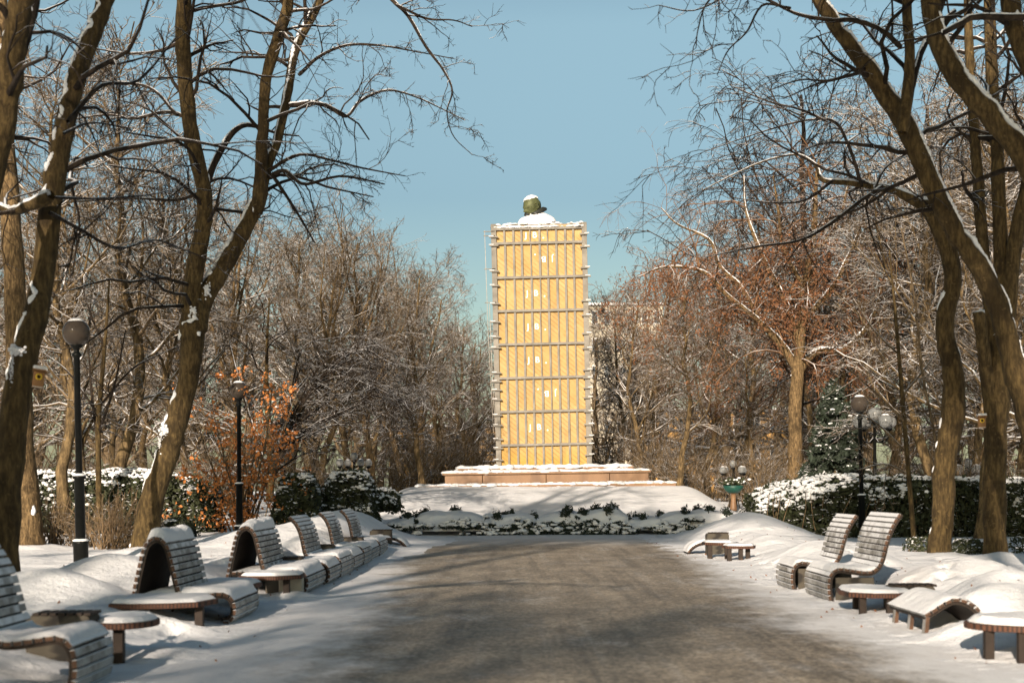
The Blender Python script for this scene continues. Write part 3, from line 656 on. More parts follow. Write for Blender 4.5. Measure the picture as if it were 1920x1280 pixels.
table('nearer of the two small tables on the right by the snow bank', [(4.4, 29.9), (4.45, 29.5), (4.7, 29.3), (5.0, 29.4), (5.1, 29.8), (4.8, 30.1)], .33, [(4.5, 29.5, .045), (4.72, 29.4, .045), (4.9, 29.6, .045)])
panel('dark bolster behind the two small tables on the right', 4.68, 32.5, .5, -.1, .5)
bench('low curved lounger tail beyond the small tables on the right', 4.02, 32.6, 33.6, 1, PROF_LOW, None, False, GB)

# ------------------------------------------------------------------ lamps, birdhouses, urn
def sphere_prof(r_, zc, n=14, a0=-90, a1=90): return [(max(.002, r_ * math.cos(R(a))), zc + r_ * math.sin(R(a))) for a in np.linspace(a0, a1, n)]
def lamp(label, p, sc=1.0, tilt=0, group='single globe lamps'):
    t = thing('street_lamp', label, 'street lamp', p, 0, group); t.scale = (sc,) * 3; t.rotation_euler = (0, tilt, 0)
    MB().lathe([(.14, -.5), (.14, .40), (.15, .42), (.15, .46), (.10, .48)], 28).build('base', M['iron'], t)
    MB().lathe([(.095, .48), (.095, 1.64), (.125, 1.65), (.125, 1.70), (.07, 1.72)], 24).build('lower_post', M['iron'], t)
    MB().lathe([(.064, 1.72), (.058, 3.95), (.09, 3.97), (.09, 4.02), (.05, 4.05), (.05, 4.10), (.11, 4.16), (.125, 4.20)], 20).build('upper_post', M['iron'], t)
    g = MB().lathe(sphere_prof(.26, 4.42, 26), 36).build('globe', M['globe'], t)
    MB().lathe([(.145, .465), (.15, .49), (.11, .51)], 24).build('snow_cover', M['snow'], t)
    MB().lathe([(.125, 1.705), (.125, 1.725), (.07, 1.75)], 24).build('snow_cover', M['snow'], t)
    MB().lathe([(.16, 4.632), (.13, 4.665), (.08, 4.69), (.01, 4.70)], 24).build('snow_cover', M['snow'], g)
    return t
def at(px, D): 
    p = P(px, HY, D); return (p.x, D, g1(p.x, D))
q = P(152, 1058, 27); lamp('near left black lamp post with a smoked glass globe, tallest in view', (q.x, 27, q.z - .02), 1.0, -R(.9))
q = P(449, 1016, 41.4); lamp('black globe lamp post beside the orange leaved shrub on the left', (q.x, 41.4, q.z), 1.0)
q = P(1618, 1035, 42.4); lamp('black globe lamp post before the clipped hedge on the right', (q.x, 42.4, q.z), 1.0, -R(1.0))
def cluster(label, px, py, D, n, sp, gr):
    p = P(px, py, D); z0 = g1(p.x, D) - .2; H = p.z - z0
    t = thing('cluster_lamp', label, 'street lamp', (p.x, D, z0), random.uniform(0, .3), 'ornate cluster lamps')
    MB().lathe([(.16, 0), (.16, .5), (.09, .6), (.07, H * .5), (.1, H * .52), (.06, H * .55), (.05, H - .1), (.11, H - .04), (.11, H)], 16).build('post', M['iron'], t)
    MB().lathe(sphere_prof(gr, H + gr), 24).build('globe', M['globe_clear'], t)
    for k in range(n):
        a = 2 * math.pi * k / n + .25; ca, sa = math.cos(a), math.sin(a); f = lambda r_, z: (ca * r_, sa * r_, z)
        m = MB(); zc = H - .62
        m.tube([f(.05, zc + .05), f(sp * .35, zc - .12), f(sp * .7, zc - .1), f(sp, zc + .12), f(sp, zc + .3)], [.03, .028, .028, .028, .03], 7)
        m.tube([f(.06 + (.16 - .012 * i) * 1 + .11 * math.cos(i * .55), zc + .12 + .13 * (1 - i * .05) * math.sin(i * .55)) for i in range(14)], .018, 5)
        m.lathe([(.04, zc + .28), (.10, zc + .34), (.11, zc + .37)], 12, (ca * sp, sa * sp, 0)); arm = m.build('arm', M['iron'], t)
        MB().lathe(sphere_prof(gr, zc + .36 + gr), 24, (ca * sp, sa * sp, 0)).build('globe', M['globe_clear'], t)
        MB().lathe([(gr * .6, zc + .36 + gr * 1.82), (gr * .4, zc + .36 + gr * 1.98), (.01, zc + .36 + gr * 2.06)], 14, (ca * sp, sa * sp, 0)).build('snow_cover', M['snow'], t)
    return t
cluster('ornate cluster lamp with five pale globes over the left bushes', 664, 862, 56, 4, .62, .15)
cluster('ornate cluster lamp with pale globes above the green flower urn', 1375, 876, 60, 4, .55, .155)
cluster('large scrolled cluster lamp directly behind the right globe lamp', 1640, 790, 50, 4, .62, .25)
cluster('ornate cluster lamp partly hidden behind the right hand trunks', 1814, 876, 58, 4, .5, .19)
def urn():
    p = P(1375, 912, 57); z0 = g1(p.x, 57); t = thing('flower_urn', 'green flower bowl with a snowy plant below the pale cluster lamp', 'planter', (p.x, 57, z0)); H = p.z - z0
    MB().lathe([(.16, 0), (.14, .1), (.1, H * .5), (.11, H - .28), (.2, H - .24)], 16).build('stand', M['granite'], t)
    MB().lathe([(.2, H - .26), (.36, H - .12), (.42, H + .04), (.38, H + .05)], 20).build('bowl', M['green_bowl'], t)
    pts = [(random.gauss(0, .22), random.gauss(0, .2), H + .1 + abs(random.gauss(0, .09))) for _ in range(260)]; cards('foliage', pts, .1, M['leaf_dark'], t)
    lumps('snow_cover', [(random.gauss(0, .2), random.gauss(0, .2), H + .22 + random.gauss(0, .05)) for _ in range(22)], [.06] * 22, M['snow'], t)
urn()
def birdhouse(label, px, py, D, s, rz, tilt):
    p = P(px, py, D); t = thing('birdhouse', label, 'birdhouse', p, rz); t.rotation_euler = (0, tilt, rz); t.scale = (s,) * 3
    MB().box(-.5, .5, -.5, .5, 0, 1.45).build('box', M['birdbox_wood'], t, .03)
    m = MB(); m.obox((0, -.12, 1.5), (.62, 0, 0), (0, .75, -.12), (0, .01, .05)); rf = m.build('roof', M['birdbox_wood'], t, .02)
    m = MB(); m.obox((0, -.12, 1.72), (.6, 0, 0), (0, .72, -.12), (0, .02, .17)); m.build('snow_cover', M['snow'], rf, .12)
    ring = MB(); n = 24; ring.tube([(.24 * math.cos(a), -.52, 1.0 + .24 * math.sin(a)) for a in np.linspace(0, 2 * math.pi, n)], .08, 8); ring.build('entrance_ring', M['yellow'], t)
    h_ = MB().lathe([(.2, 0), (.2, .01)], 20).build('entrance_hole', M['black'], t); h_.rotation_euler = (R(90), 0, 0); h_.location = (0, -.503, 1.0)
    MB().box(-.45, .45, -.75, -.51, .02, .1).build('perch', M['wood_grey'], t, .01)
birdhouse('pale wooden birdhouse with a yellow entrance on the leaning left trunk', 70, 727, 17.6, .135, R(18), R(8))
birdhouse('small brown birdhouse capped with snow on the right hand trunk', 1841, 802, 25.6, .13, -R(12), 0)

# ------------------------------------------------------------------ traced foreground trees
def tree(name, label, D, limbs, twm=1.0, seed=0, barkm='bark_near', twigm='twig_near', minpy=640, cat='tree', group=None, sides=12, droop=-.05, leaf=None, lenk=1.0, zlo=None, fine=1.0, snow=True):
    """limbs: list of (pts [(px,py,width_px)], density, depth change at the tip)"""
    r = np.random.default_rng(seed); b0 = limbs[0][0][0]; q = P(b0[0], b0[1], D); t = thing(name, label, cat, q, 0, group); o = np.array(q)
    tk = Tubes(); tw = Tubes(); sw = Tubes(); L1 = []
    for pts, dens, dd in limbs:
        n = len(pts); P3 = [np.array(P(a, b, D + dd * (i / (n - 1)) ** 1.3)) - o for i, (a, b, w_) in enumerate(pts)]; rad = [w_ / F * D / 2 * .90 for _, _, w_ in pts]
        k = max(8, int(n * 4)); p, rr = spline(P3, rad, k)
        jit = r.standard_normal((k, 3)) * rr[:, None] * .05; jit[0] = 0; p = p + jit; rr = rr * (1 + .03 * r.standard_normal(k))
        if rad[0] > .12 and pts[0][1] > 950: rr[0] *= 1.28; rr[1] *= 1.08; p[0][2] -= .35
        if pts is not limbs[0][0]:
            p = np.vstack([p[0] - unit(p[1] - p[0]) * rr[0] * 1.2, p]); rr = np.insert(rr, 0, rr[0] * .75)
        p = np.vstack([p, p[-1] + (p[-1] - p[-2]) * .15]); rr = np.append(rr, rr[-1] * .1)
        if rad[0] > .055 and snow:
            T_ = unit(np.gradient(p, axis=0)); up = np.array([0, 0, 1.0]) - T_ * T_[:, 2:3]; lean = np.linalg.norm(up, axis=1); up = unit(up)
            sp, sr = spline(p, rr, len(p) * 6); T_ = unit(np.gradient(sp, axis=0)); up = np.array([0, 0, 1.0]) - T_ * T_[:, 2:3]; lean = np.linalg.norm(up, axis=1); up = unit(up)
            k_ = np.clip((lean - .20) / .40, 0, 1) ** .8 * np.clip(.80 + .75 * nz(sp[:, 0] * 4, sp[:, 2] * 4 + seed, 1.6), 0, 1.15); k_ = np.clip(k_, 0, 1); k_[-3:] = 0; k_[:2] *= .3
            sw.add(sp + up * (sr * np.where(k_ > .04, .93 - .20 * k_, .3))[:, None], np.maximum(sr * np.where(k_ > .04, .13 + .40 * k_, 0) * (1 + .16 * r.standard_normal(len(sr))), .0008), 10)
        (tk if rad[0] > .085 or pts is limbs[0][0] else tw).add(p, rr, sides + 4 if rad[0] > .085 else 7)
        if dens > 0: L1.append((p, rr, dens))
    allp = {k: [] for k in (2, 3, 4)}
    for p, rr, dens in L1:
        L = np.linalg.norm(p[1:] - p[:-1], axis=1).sum(); thick = rr.max()
        cnt = max(2, int(dens * L * 2.0 * twm)); 
        zt = (CAMZ + (HY - minpy) / F * D) - o[2]; okk = np.where(p[:, 2] > zt)[0]
        if len(okk) == 0: continue
        ta = okk[0] / (len(p) - 1) if p[-1, 2] > p[0, 2] or okk[0] > 0 else 0.05
        a = (ta * .98 + .02, 1) if thick > .08 else (.1, 1)
        ab = (1.2 * lenk, 3.6 * lenk) if thick > .08 else (.5 * lenk, 1.7 * lenk)
        c2, r2 = spawn(p[None], np.minimum(rr, .09)[None], cnt, r, a, ang=(35, 80), grav=droop * 1.2, up=.15, wander=.20, nseg=8, rk=.5, rmin=.009, absl=ab, taper=.3, flat=.2)
        tw.add(c2, r2, 5)
        c3, r3 = spawn(c2, r2, int(5 * twm + .5), r, (.12, 1), (.25, .6), (30, 65), grav=droop, wander=.22, nseg=6, rk=.6, rmin=.007, taper=.4); tw.add(c3, r3, 4)
        c4, r4 = spawn(c3, r3, max(1, int(4 * fine + .5)), r, (.15, 1), (.25, .6), (35, 70), grav=0, wander=.2, nseg=4, rk=.6, rmin=.0055, taper=.5); tw.add(c4, r4, 3)
        if thick < .06:      # twigs straight off thin traced limbs
            c5, r5 = spawn(p[None], rr[None], int(L * 6), r, (.1, 1), ang=(35, 75), grav=-.03, wander=.2, nseg=4, rmin=.006, absl=(.12, .5)); tw.add(c5, r5, 3)
            c6, r6 = spawn(c5, r5, 2, r, (.2, 1), (.3, .6), (35, 70), wander=.2, nseg=3, rmin=.005); tw.add(c6, r6, 3)
        allp[4].append(c4)
    tko = link('trunk', tk.mesh('trunk'), M[barkm], t)
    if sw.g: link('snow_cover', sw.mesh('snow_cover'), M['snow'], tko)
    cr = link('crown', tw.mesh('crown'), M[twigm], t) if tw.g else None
    return t, allp
t3, _ = tree('leaning_tree', 'big forked tree with a slanting snow edged trunk behind the arch backed benches', 30, [
    ([(266, 1052, 56), (274, 990, 52), (294, 911, 48), (320, 833, 46), (334, 779, 45), (352, 716, 43), (358, 660, 47), (363, 610, 56), (366, 575, 52), (370, 550, 34)], 0, 0),
    ([(355, 620, 44), (360, 560, 40), (372, 470, 35), (384, 400, 33), (379, 340, 31), (360, 260, 31), (350, 180, 31), (343, 87, 31), (345, 0, 29), (350, -120, 26), (340, -300, 16)], 1.0, -2),
    ([(362, 620, 48), (385, 555, 42), (420, 500, 37), (455, 437, 33), (486, 375, 32), (491, 340, 26)], .3, .5),
    ([(484, 385, 28), (490, 300, 26), (494, 220, 23), (499, 150, 23), (515, 90, 23), (532, 37, 23), (546, -20, 21), (565, -120, 17), (600, -300, 9)], .9, -1.5),
    ([(484, 388, 25), (502, 310, 21), (520, 262, 20), (538, 180, 20), (548, 120, 19), (561, 75, 19), (593, 15, 18), (640, -90, 14), (700, -190, 8)], .8, 2),
    ([(384, 350, 16), (410, 290, 14), (440, 245, 12), (470, 235, 9), (520, 250, 5), (560, 255, 3)], .8, 1),
    ([(548, 197, 11), (590, 193, 9), (620, 203, 8), (650, 218, 7), (675, 190, 6), (720, 170, 5), (760, 175, 4), (810, 195, 3), (870, 225, 2)], 1.0, 2),
    ([(563, 138, 8), (600, 105, 7), (650, 85, 6), (710, 85, 5), (770, 95, 3), (850, 110, 2)], 1.0, 1),
    ([(645, -95, 11), (690, -45, 9), (740, 5, 8), (765, 30, 7), (800, 90, 6), (830, 130, 5), (848, 170, 4), (838, 210, 3), (850, 255, 2.2), (885, 290, 1.5)], 1.1, 1),
    ([(745, 10, 6), (800, 35, 5), (850, 38, 3), (885, 50, 2)], 1.2, .5),
    ([(500, 322, 9), (560, 290, 7), (620, 300, 5), (680, 315, 4), (760, 330, 2)], 1.1, 1),
    ([(505, 330, 10), (535, 320, 9), (570, 345, 7), (640, 330, 5), (720, 345, 3)], 1.0, -1),
    ([(515, 335, 8), (545, 380, 6), (570, 420, 5), (590, 455, 3)], 1.0, 1),
    ([(347, 218, 10), (310, 210, 8), (250, 222, 7), (200, 215, 5), (130, 225, 3)], 1.0, 1),
    ([(330, 214, 8), (290, 170, 7), (240, 155, 5), (150, 152, 3)], 1.0, 2),
    ([(372, 362, 8), (330, 375, 7), (250, 372, 5), (140, 378, 3)], 1.0, 1),
    ([(345, 75, 9), (300, 95, 7), (240, 100, 5), (170, 90, 3)], 1.1, 1)], .9, 11)
t2, _ = tree('leaning_tree', 'dark leaning trunk carrying the pale birdhouse at the left edge', 18, [
    ([(2, 1150, 66), (14, 900, 62), (36, 720, 57), (64, 600, 51), (78, 525, 47), (97, 372, 50), (114, 280, 44), (130, 192, 42), (155, 110, 40), (182, 44, 37), (205, -20, 35), (250, -140, 28), (310, -300, 14)], .5, 1.5),
    ([(85, 372, 30), (55, 385, 24), (20, 395, 18), (-30, 370, 12)], .4, .5),
    ([(95, 400, 9), (150, 430, 8), (220, 465, 7), (290, 450, 5), (350, 470, 3.5), (400, 490, 2)], .9, 6),
    ([(105, 370, 7), (180, 372, 5), (280, 365, 4), (340, 350, 2)], .8, 5),
    ([(130, 225, 12), (190, 160, 9), (260, 150, 7), (330, 70, 4)], .8, 3),
    ([(120, 250, 7), (170, 230, 5), (240, 240, 3)], .8, 4)], .55, 12, minpy=470)
tree('leaning_tree', 'pale mottled trunk cut by the top left corner', 17, [
    ([(-95, 1170, 70), (-75, 700, 60), (-48, 480, 55), (-14, 306, 54), (2, 245, 53), (10, 192, 53), (20, 131, 53), (30, 60, 51), (40, 0, 49), (65, -120, 42), (110, -300, 20)], .5, -.5),
    ([(14, 185, 22), (36, 115, 22), (54, 50, 22), (66, 0, 22), (85, -150, 14)], .4, .5)], .5, 13, minpy=420)
tree('straight_tree', 'straight light brown trunk standing behind the leaning left trunks', 33, [
    ([(57, 1032, 64), (46, 900, 52), (35, 700, 46), (25, 500, 44), (15, 330, 40), (5, 150, 34), (0, 0, 28), (-10, -200, 12)], 1.0, 1)], .9, 14, 'bark_pale', minpy=380)
tree('bent_tree', 'dark bent trunk on the right with a long crooked limb reaching left', 27, [
    ([(1760, 1064, 48), (1768, 950, 46), (1772, 860, 46), (1788, 760, 50), (1783, 680, 40), (1770, 610, 38), (1786, 530, 36), (1775, 460, 36), (1745, 400, 33), (1725, 378, 29)], 0, 0),
    ([(1732, 386, 26), (1680, 358, 17), (1640, 350, 15), (1590, 342, 13), (1543, 337, 12), (1530, 310, 7), (1495, 290, 5), (1440, 300, 4), (1390, 320, 3), (1320, 355, 2)], 1.0, 1),
    ([(1650, 352, 11), (1620, 372, 9), (1555, 420, 8), (1500, 450, 6), (1420, 462, 5), (1330, 480, 2)], 1.1, -1),
    ([(1560, 340, 7), (1510, 375, 5), (1450, 380, 4), (1370, 370, 2)], 1.0, 1),
    ([(1615, 345, 8), (1590, 270, 7), (1560, 225, 6), (1500, 228, 5), (1420, 250, 3), (1300, 292, 1.6)], 1.1, 2),
    ([(1545, 225, 6), (1500, 205, 5), (1440, 190, 4), (1370, 160, 2)], 1.1, 1),
    ([(1640, 350, 7), (1665, 310, 6), (1720, 280, 5), (1770, 275, 4)], .8, 2)], 1.0, 15)
tree('multi_stem_tree', 'right hand trunk dividing into several upright stems, carrying the small birdhouse', 26, [
    ([(1866, 1074, 48), (1866, 950, 46), (1868, 800, 46), (1874, 700, 50), (1880, 640, 50), (1882, 610, 40)], 0, 0),
    ([(1864, 800, 36), (1850, 700, 29), (1842, 640, 26), (1835, 583, 24)], 0, -.3),
    ([(1872, 680, 30), (1852, 550, 25), (1838, 400, 24), (1830, 280, 22), (1820, 150, 20), (1815, 0, 18), (1815, -200, 10)], .9, 1),
    ([(1880, 640, 36), (1876, 480, 29), (1872, 330, 28), (1862, 180, 26), (1855, 0, 24), (1850, -220, 12)], .8, .5),
    ([(1882, 640, 40), (1903, 460, 31), (1935, 300, 26), (1960, 100, 22)], .6, -.5)], .8, 16, minpy=420)
tree('leaning_tree', 'thick snow topped trunk slanting from the right edge up to the left', 22, [
    ([(2010, 1120, 66), (1965, 900, 56), (1922, 760, 52), (1893, 650, 46), (1870, 570, 44), (1830, 490, 42), (1782, 420, 40), (1735, 320, 41), (1702, 245, 43), (1680, 205, 42), (1610, 105, 34), (1560, 40, 30), (1525, -20, 28), (1470, -130, 20), (1400, -260, 10)], .55, 1),
    ([(1694, 235, 26), (1706, 120, 22), (1700, 0, 20), (1705, -150, 14)], .7, .5),
    ([(1698, 232, 18), (1712, 150, 15), (1738, 75, 14), (1790, 20, 9)], .7, 1),
    ([(1685, 85, 12), (1650, 55, 11), (1600, 38, 11), (1560, 38, 10), (1500, 28, 8), (1460, 10, 7), (1400, -20, 4)], .8, 1),
    ([(1625, 120, 0.1), (1560, 150, 5), (1500, 150, 4), (1440, 170, 2)], .6, 1),
    ([(1480, 15, 6), (1430, 10, 5), (1400, 60, 4), (1365, 95, 3), (1345, 140, 1.8)], 1.2, -1),
    ([(1430, -30, 6), (1370, -10, 4), (1300, 20, 3), (1235, 10, 2)], 1.2, -1),
    ([(1400, -60, 5), (1330, 0, 4), (1310, 50, 3), (1305, 90, 1.8)], 1.2, 0),
    ([(1620, 130, 9), (1600, 140, 8), (1540, 155, 6), (1525, 160, 4), (1470, 185, 2)], .8, 2)], .7, 17, minpy=480)
tree('leaning_tree', 'stout trunk entering from the right edge high up and curving to the top', 20, [
    ([(2070, 1150, 66), (2030, 800, 60), (1985, 450, 54), (1930, 310, 50), (1860, 220, 46), (1800, 150, 44), (1765, 90, 44), (1745, 0, 42), (1730, -120, 34), (1700, -320, 18)], .5, 1),
    ([(1945, 25, 18), (1910, 33, 15), (1830, 32, 13), (1800, 45, 13), (1768, 62, 12)], .6, -.5),
    ([(1985, 450, 46), (1955, 200, 44), (1915, 80, 42), (1893, 0, 40), (1880, -200, 20)], .5, .5)], .6, 18, minpy=420)
tree('young_tree', 'slender young bare tree standing before the right hedge', 34, [
    ([(1716, 1035, 11), (1702, 870, 10), (1690, 720, 9), (1680, 600, 7), (1668, 470, 3)], 0, 0),
    ([(1702, 850, 5), (1640, 790, 4), (1590, 770, 2)], .8, 1), ([(1697, 790, 6), (1640, 735, 4), (1590, 690, 2)], .8, -1),
    ([(1693, 740, 5), (1735, 690, 4), (1770, 640, 2)], .8, 1), ([(1686, 665, 5), (1640, 620, 4), (1600, 560, 2)], .8, 1),
    ([(1682, 620, 5), (1720, 560, 4), (1735, 500, 2)], .8, -1), ([(1704, 890, 5), (1660, 870, 4), (1610, 880, 2)], .7, 0),
    ([(1760, 850, 7), (1730, 700, 6), (1715, 560, 5), (1690, 430, 3)], .8, 1)], .8, 19, minpy=900, twigm='twig_far')
tree('young_tree', 'slender dark sapling between the near left lamp and the forked tree', 38, [
    ([(185, 1000, 14), (185, 900, 12), (184, 800, 11), (192, 700, 9), (200, 600, 6), (205, 520, 3)], 0, 0),
    ([(184, 830, 7), (172, 740, 6), (165, 640, 3)], .8, 1), ([(186, 810, 7), (215, 720, 5), (235, 620, 2.5)], .8, -1),
    ([(188, 760, 6), (250, 690, 4), (330, 650, 2)], .9, 1), ([(186, 780, 6), (130, 700, 4), (80, 660, 2)], .9, 1),
    ([(196, 650, 5), (170, 590, 4), (150, 520, 2)], .9, 1)], .9, 20, minpy=900)
# arching shrub-like tree left of the centre
_ra = np.random.default_rng(8); _arcs = []
for _ in range(15):
    hx = _ra.uniform(560, 665); top = _ra.uniform(620, 800); ex = _ra.uniform(690, 800); w0 = _ra.uniform(3.5, 7)
    _arcs.append(([(507 + _ra.uniform(-4, 8), _ra.uniform(850, 915), w0), (520 + (hx - 520) * .35, top + (880 - top) * .45, w0 * .85), (hx - 20, top + 22, w0 * .7), (hx + 30, top + _ra.uniform(-8, 8), w0 * .55), ((hx + ex) / 2 + 20, top + _ra.uniform(-12, 30), w0 * .4), (ex, top + _ra.uniform(5, 75), w0 * .2)], 1.5, _ra.uniform(-2.5, 2.5)))
tree('arching_tree', 'low wide tree with dark snowy limbs arching right over the left bushes', 50, [
    ([(505, 940, 17), (508, 880, 16), (505, 820, 13), (500, 740, 10), (500, 660, 7), (505, 560, 3)], 1.0, 0),
    ([(505, 900, 8), (480, 820, 6), (450, 720, 4), (430, 640, 2)], 1.0, 1)] + _arcs, 1.0, 21, minpy=930, twigm='twig_near', droop=-.08)
def snow_pads(t, D, spots):
    r = np.random.default_rng(int(D)); o = np.array(t.location); pts = []; sz = []
    for px, py, w_, h_, n in spots:
        for _ in range(n * 5): q = P(px + r.normal(0, w_ / 4), py + r.normal(0, h_ / 4), D); k = w_ / F * D; pts.append(np.array([q.x, D - r.uniform(.16, .24) * (w_ / 12) ** .3, q.z]) - o); sz.append(r.uniform(.05, .16) * k)
    lumps('snow_cover', pts, sz, M['snow'], t, 1.0, r)
def seeds(t, allp, m, k, size, r, name='seed_clusters', zr=None):
    pts = np.concatenate([c[:, -1] for c in allp[4] if len(c)]); sel = pts[r.integers(0, len(pts), k)]
    if zr: sel = sel[(sel[:, 2] > zr[0]) & (sel[:, 2] < zr[1])]
    pts = np.repeat(sel, 6, 0) + r.standard_normal((len(sel) * 6, 3)) * .16; pts[:, 2] -= .12
    cards(name, pts, size, M[m], t, r, 1.3, .5)
snow_pads(t3, 30, [(366, 588, 16, 26, 34), (392, 545, 12, 22, 20), (313, 806, 16, 20, 26), (303, 830, 8, 30, 18)])
snow_pads(t2, 18, [(42, 660, 22, 12, 26), (30, 690, 8, 50, 26)])
t, ap = tree('red_seeded_tree', 'broad linden with rust red seed clusters and a pale straight trunk on the right', 58, [
    ([(1490, 900, 30), (1491, 820, 28), (1492, 740, 28), (1496, 690, 28), (1500, 640, 22), (1510, 540, 18), (1525, 440, 14), (1530, 350, 8), (1535, 300, 4)], 1.1, 0),
    ([(1494, 700, 20), (1530, 660, 15), (1580, 655, 13), (1620, 620, 11), (1645, 570, 8), (1660, 500, 5)], 1.1, 1),
    ([(1494, 690, 20), (1460, 640, 15), (1420, 600, 12), (1360, 550, 9), (1320, 510, 7), (1250, 500, 5), (1195, 520, 2)], 1.2, -1),
    ([(1430, 610, 10), (1390, 540, 9), (1350, 500, 8), (1330, 450, 6), (1270, 420, 4), (1240, 390, 2)], 1.2, 1),
    ([(1500, 640, 14), (1470, 560, 11), (1430, 480, 9), (1400, 400, 7), (1395, 330, 3)], 1.2, 2),
    ([(1505, 600, 14), (1560, 540, 11), (1600, 460, 8), (1625, 390, 4)], 1.2, 1),
    ([(1510, 540, 10), (1470, 470, 8), (1460, 400, 6), (1450, 330, 3)], 1.2, -1),
    ([(1520, 480, 9), (1570, 420, 7), (1590, 350, 4)], 1.2, 0)], 1.25, 22, 'bark_pale', 'twig_red', minpy=700, droop=-.16, lenk=1.15)
seeds(t, ap, 'seed_red', 3600, .07, np.random.default_rng(5), zr=(2.5, 9.5))

# ------------------------------------------------------------------ background trees (meshes shared by copies)
def bgmesh(seed, H, r0, style):
    r = np.random.default_rng(seed); tk = Tubes(); tw = Tubes()
    n = 12; p = np.zeros((n, 3)); p[:, 2] = np.linspace(-.4, H * (.85 if style != 'upright' else .8), n); d = np.cumsum(r.standard_normal((n, 2)) * H * .012, 0); p[:, :2] = d - d[0]
    rr = np.linspace(1, .22, n) ** 1.0 * r0; rr[0] *= 1.25; tk.add(p, rr, 9)
    if style == 'upright':
        c1, r1 = spawn(p[None], rr[None], 11, r, (.30, .95), (.35, .6), (18, 40), grav=.09, up=.3, wander=.10, nseg=9, rk=.7, rmin=.03, taper=.25)
        g2 = dict(grav=.03, ang=(25, 55))
    elif style == 'shade_crown':  # crown held high and dense, shaped for the shadow it throws
        c1, r1 = spawn(p[None], rr[None], 26, r, (.89, .99), (.22, .36), (50, 88), grav=.035, up=.1, wander=.12, nseg=9, rk=.38, rmin=.03, taper=.3)
        g2 = dict(grav=.01, ang=(30, 65))
    elif style == 'droop':
        c1, r1 = spawn(p[None], rr[None], 18, r, (.28, .97), (.30, .5), (35, 70), grav=.02, up=.25, wander=.14, nseg=9, rk=.42, rmin=.025, taper=.22)
        g2 = dict(grav=-.10, ang=(30, 65))
    else:
        c1, r1 = spawn(p[None], rr[None], 18, r, (.22, .97), (.28, .5), (35, 75), grav=.05, up=.15, wander=.16, nseg=9, rk=.46, rmin=.025, taper=.22)
        g2 = dict(grav=.01, ang=(30, 65))
    tk.add(c1, r1, 6)
    av = style == 'shade_crown'
    c2, r2 = spawn(c1, r1, 11 if av else 8, r, (.15, 1), (.30, .6), wander=.17, nseg=6, rk=.55, rmin=.016, up=.1, **g2); tw.add(c2, r2, 5)
    ct, rt = spawn(p[None], np.minimum(rr, .08)[None], 5 if style == 'shade_crown' else 26, r, (.25, 1), ang=(40, 80), wander=.15, nseg=6, rmin=.014, absl=(.8, 2.5), grav=.03); tw.add(ct, rt, 4)
    c2 = np.concatenate([c2, ct]); r2 = np.concatenate([r2, rt])
    g3 = -.2 if style == 'droop' else -.02
    c3, r3 = spawn(c2, r2, 9 if av else 6, r, (.15, 1), (.3, .65), (25, 65), grav=g3, wander=.2, nseg=5, rk=.6, rmin=.010, taper=.5); tw.add(c3, r3, 3)
    c4, r4 = spawn(c3, r3, 4 if av else 3, r, (.2, 1), (.35, .8), (30, 70), grav=g3 * 1.3, wander=.2, nseg=3, rk=.7, rmin=.02 if av else .008, taper=.6); tw.add(c4, r4, 3)
    return tk.mesh('trunk'), tw.mesh('crown'), c4[:, -1]
BG = {}
for i, (st, H, r0) in enumerate([('spread', 14, .19), ('spread', 13, .175), ('upright', 15, .205), ('upright', 14, .19), ('droop', 15, .19), ('droop', 14, .18), ('shade_crown', 18, .27), ('shade_crown', 18, .27)]):
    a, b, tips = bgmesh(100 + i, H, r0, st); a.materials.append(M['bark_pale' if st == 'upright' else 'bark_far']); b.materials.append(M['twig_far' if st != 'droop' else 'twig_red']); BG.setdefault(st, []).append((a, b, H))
def bgtree(px, D, topy, st, label, group=None, name='bare_tree', k=None):
    x = P(px, HY, D).x; z = g1(x, D); top = P(px, topy, D).z; a, b, H = BG[st][(k if k is not None else random.randrange(2))]
    s = (top - z) / H; t = thing(name, label, 'tree', (x, D, z), random.uniform(0, 6.28), group); t.scale = (s * random.uniform(.95, 1.15), s * random.uniform(.95, 1.15), s)
    link('trunk', a, None, t); link('crown', b, None, t); return t
LG, RG = 'bare trees in the wood left of the tower', 'bare trees in the wood right of the tower'
LL, RL = 'bare snow dusted tree in the dense wood left of the tower', 'bare snow dusted tree in the dense wood right of the tower'
bgtree(605, 60, 400, 'upright', 'straight pale trunked tree rising behind the left cluster lamp, left one of two', k=0)
bgtree(700, 62, 330, 'upright', 'tall pale trunked tree immediately right of the left cluster lamp', k=1)
bgtree(790, 68, 450, 'spread', 'bare tree with a forked trunk just left of the plinth end', k=0)
bgtree(1272, 64, 470, 'spread', 'wide bare tree with snowy limbs just right of the plinth end', k=1)
for px, D, ty, st in [(150, 54, 260, 'spread'), (300, 50, 230, 'spread'), (345, 64, 330, 'upright'), (430, 60, 330, 'upright'), 
                      (540, 66, 370, 'spread'), (655, 76, 370, 'spread'), (745, 84, 400, 'upright'), (835, 80, 500, 'spread'), (875, 90, 560, 'spread'), (905, 100, 600, 'spread'), 
                      (200, 75, 420, 'spread'), (580, 88, 420, 'spread'), (690, 95, 430, 'spread'), (800, 96, 480, 'upright'), (270, 86, 420, 'upright')]:
    bgtree(px, D, ty, st, LL, LG)
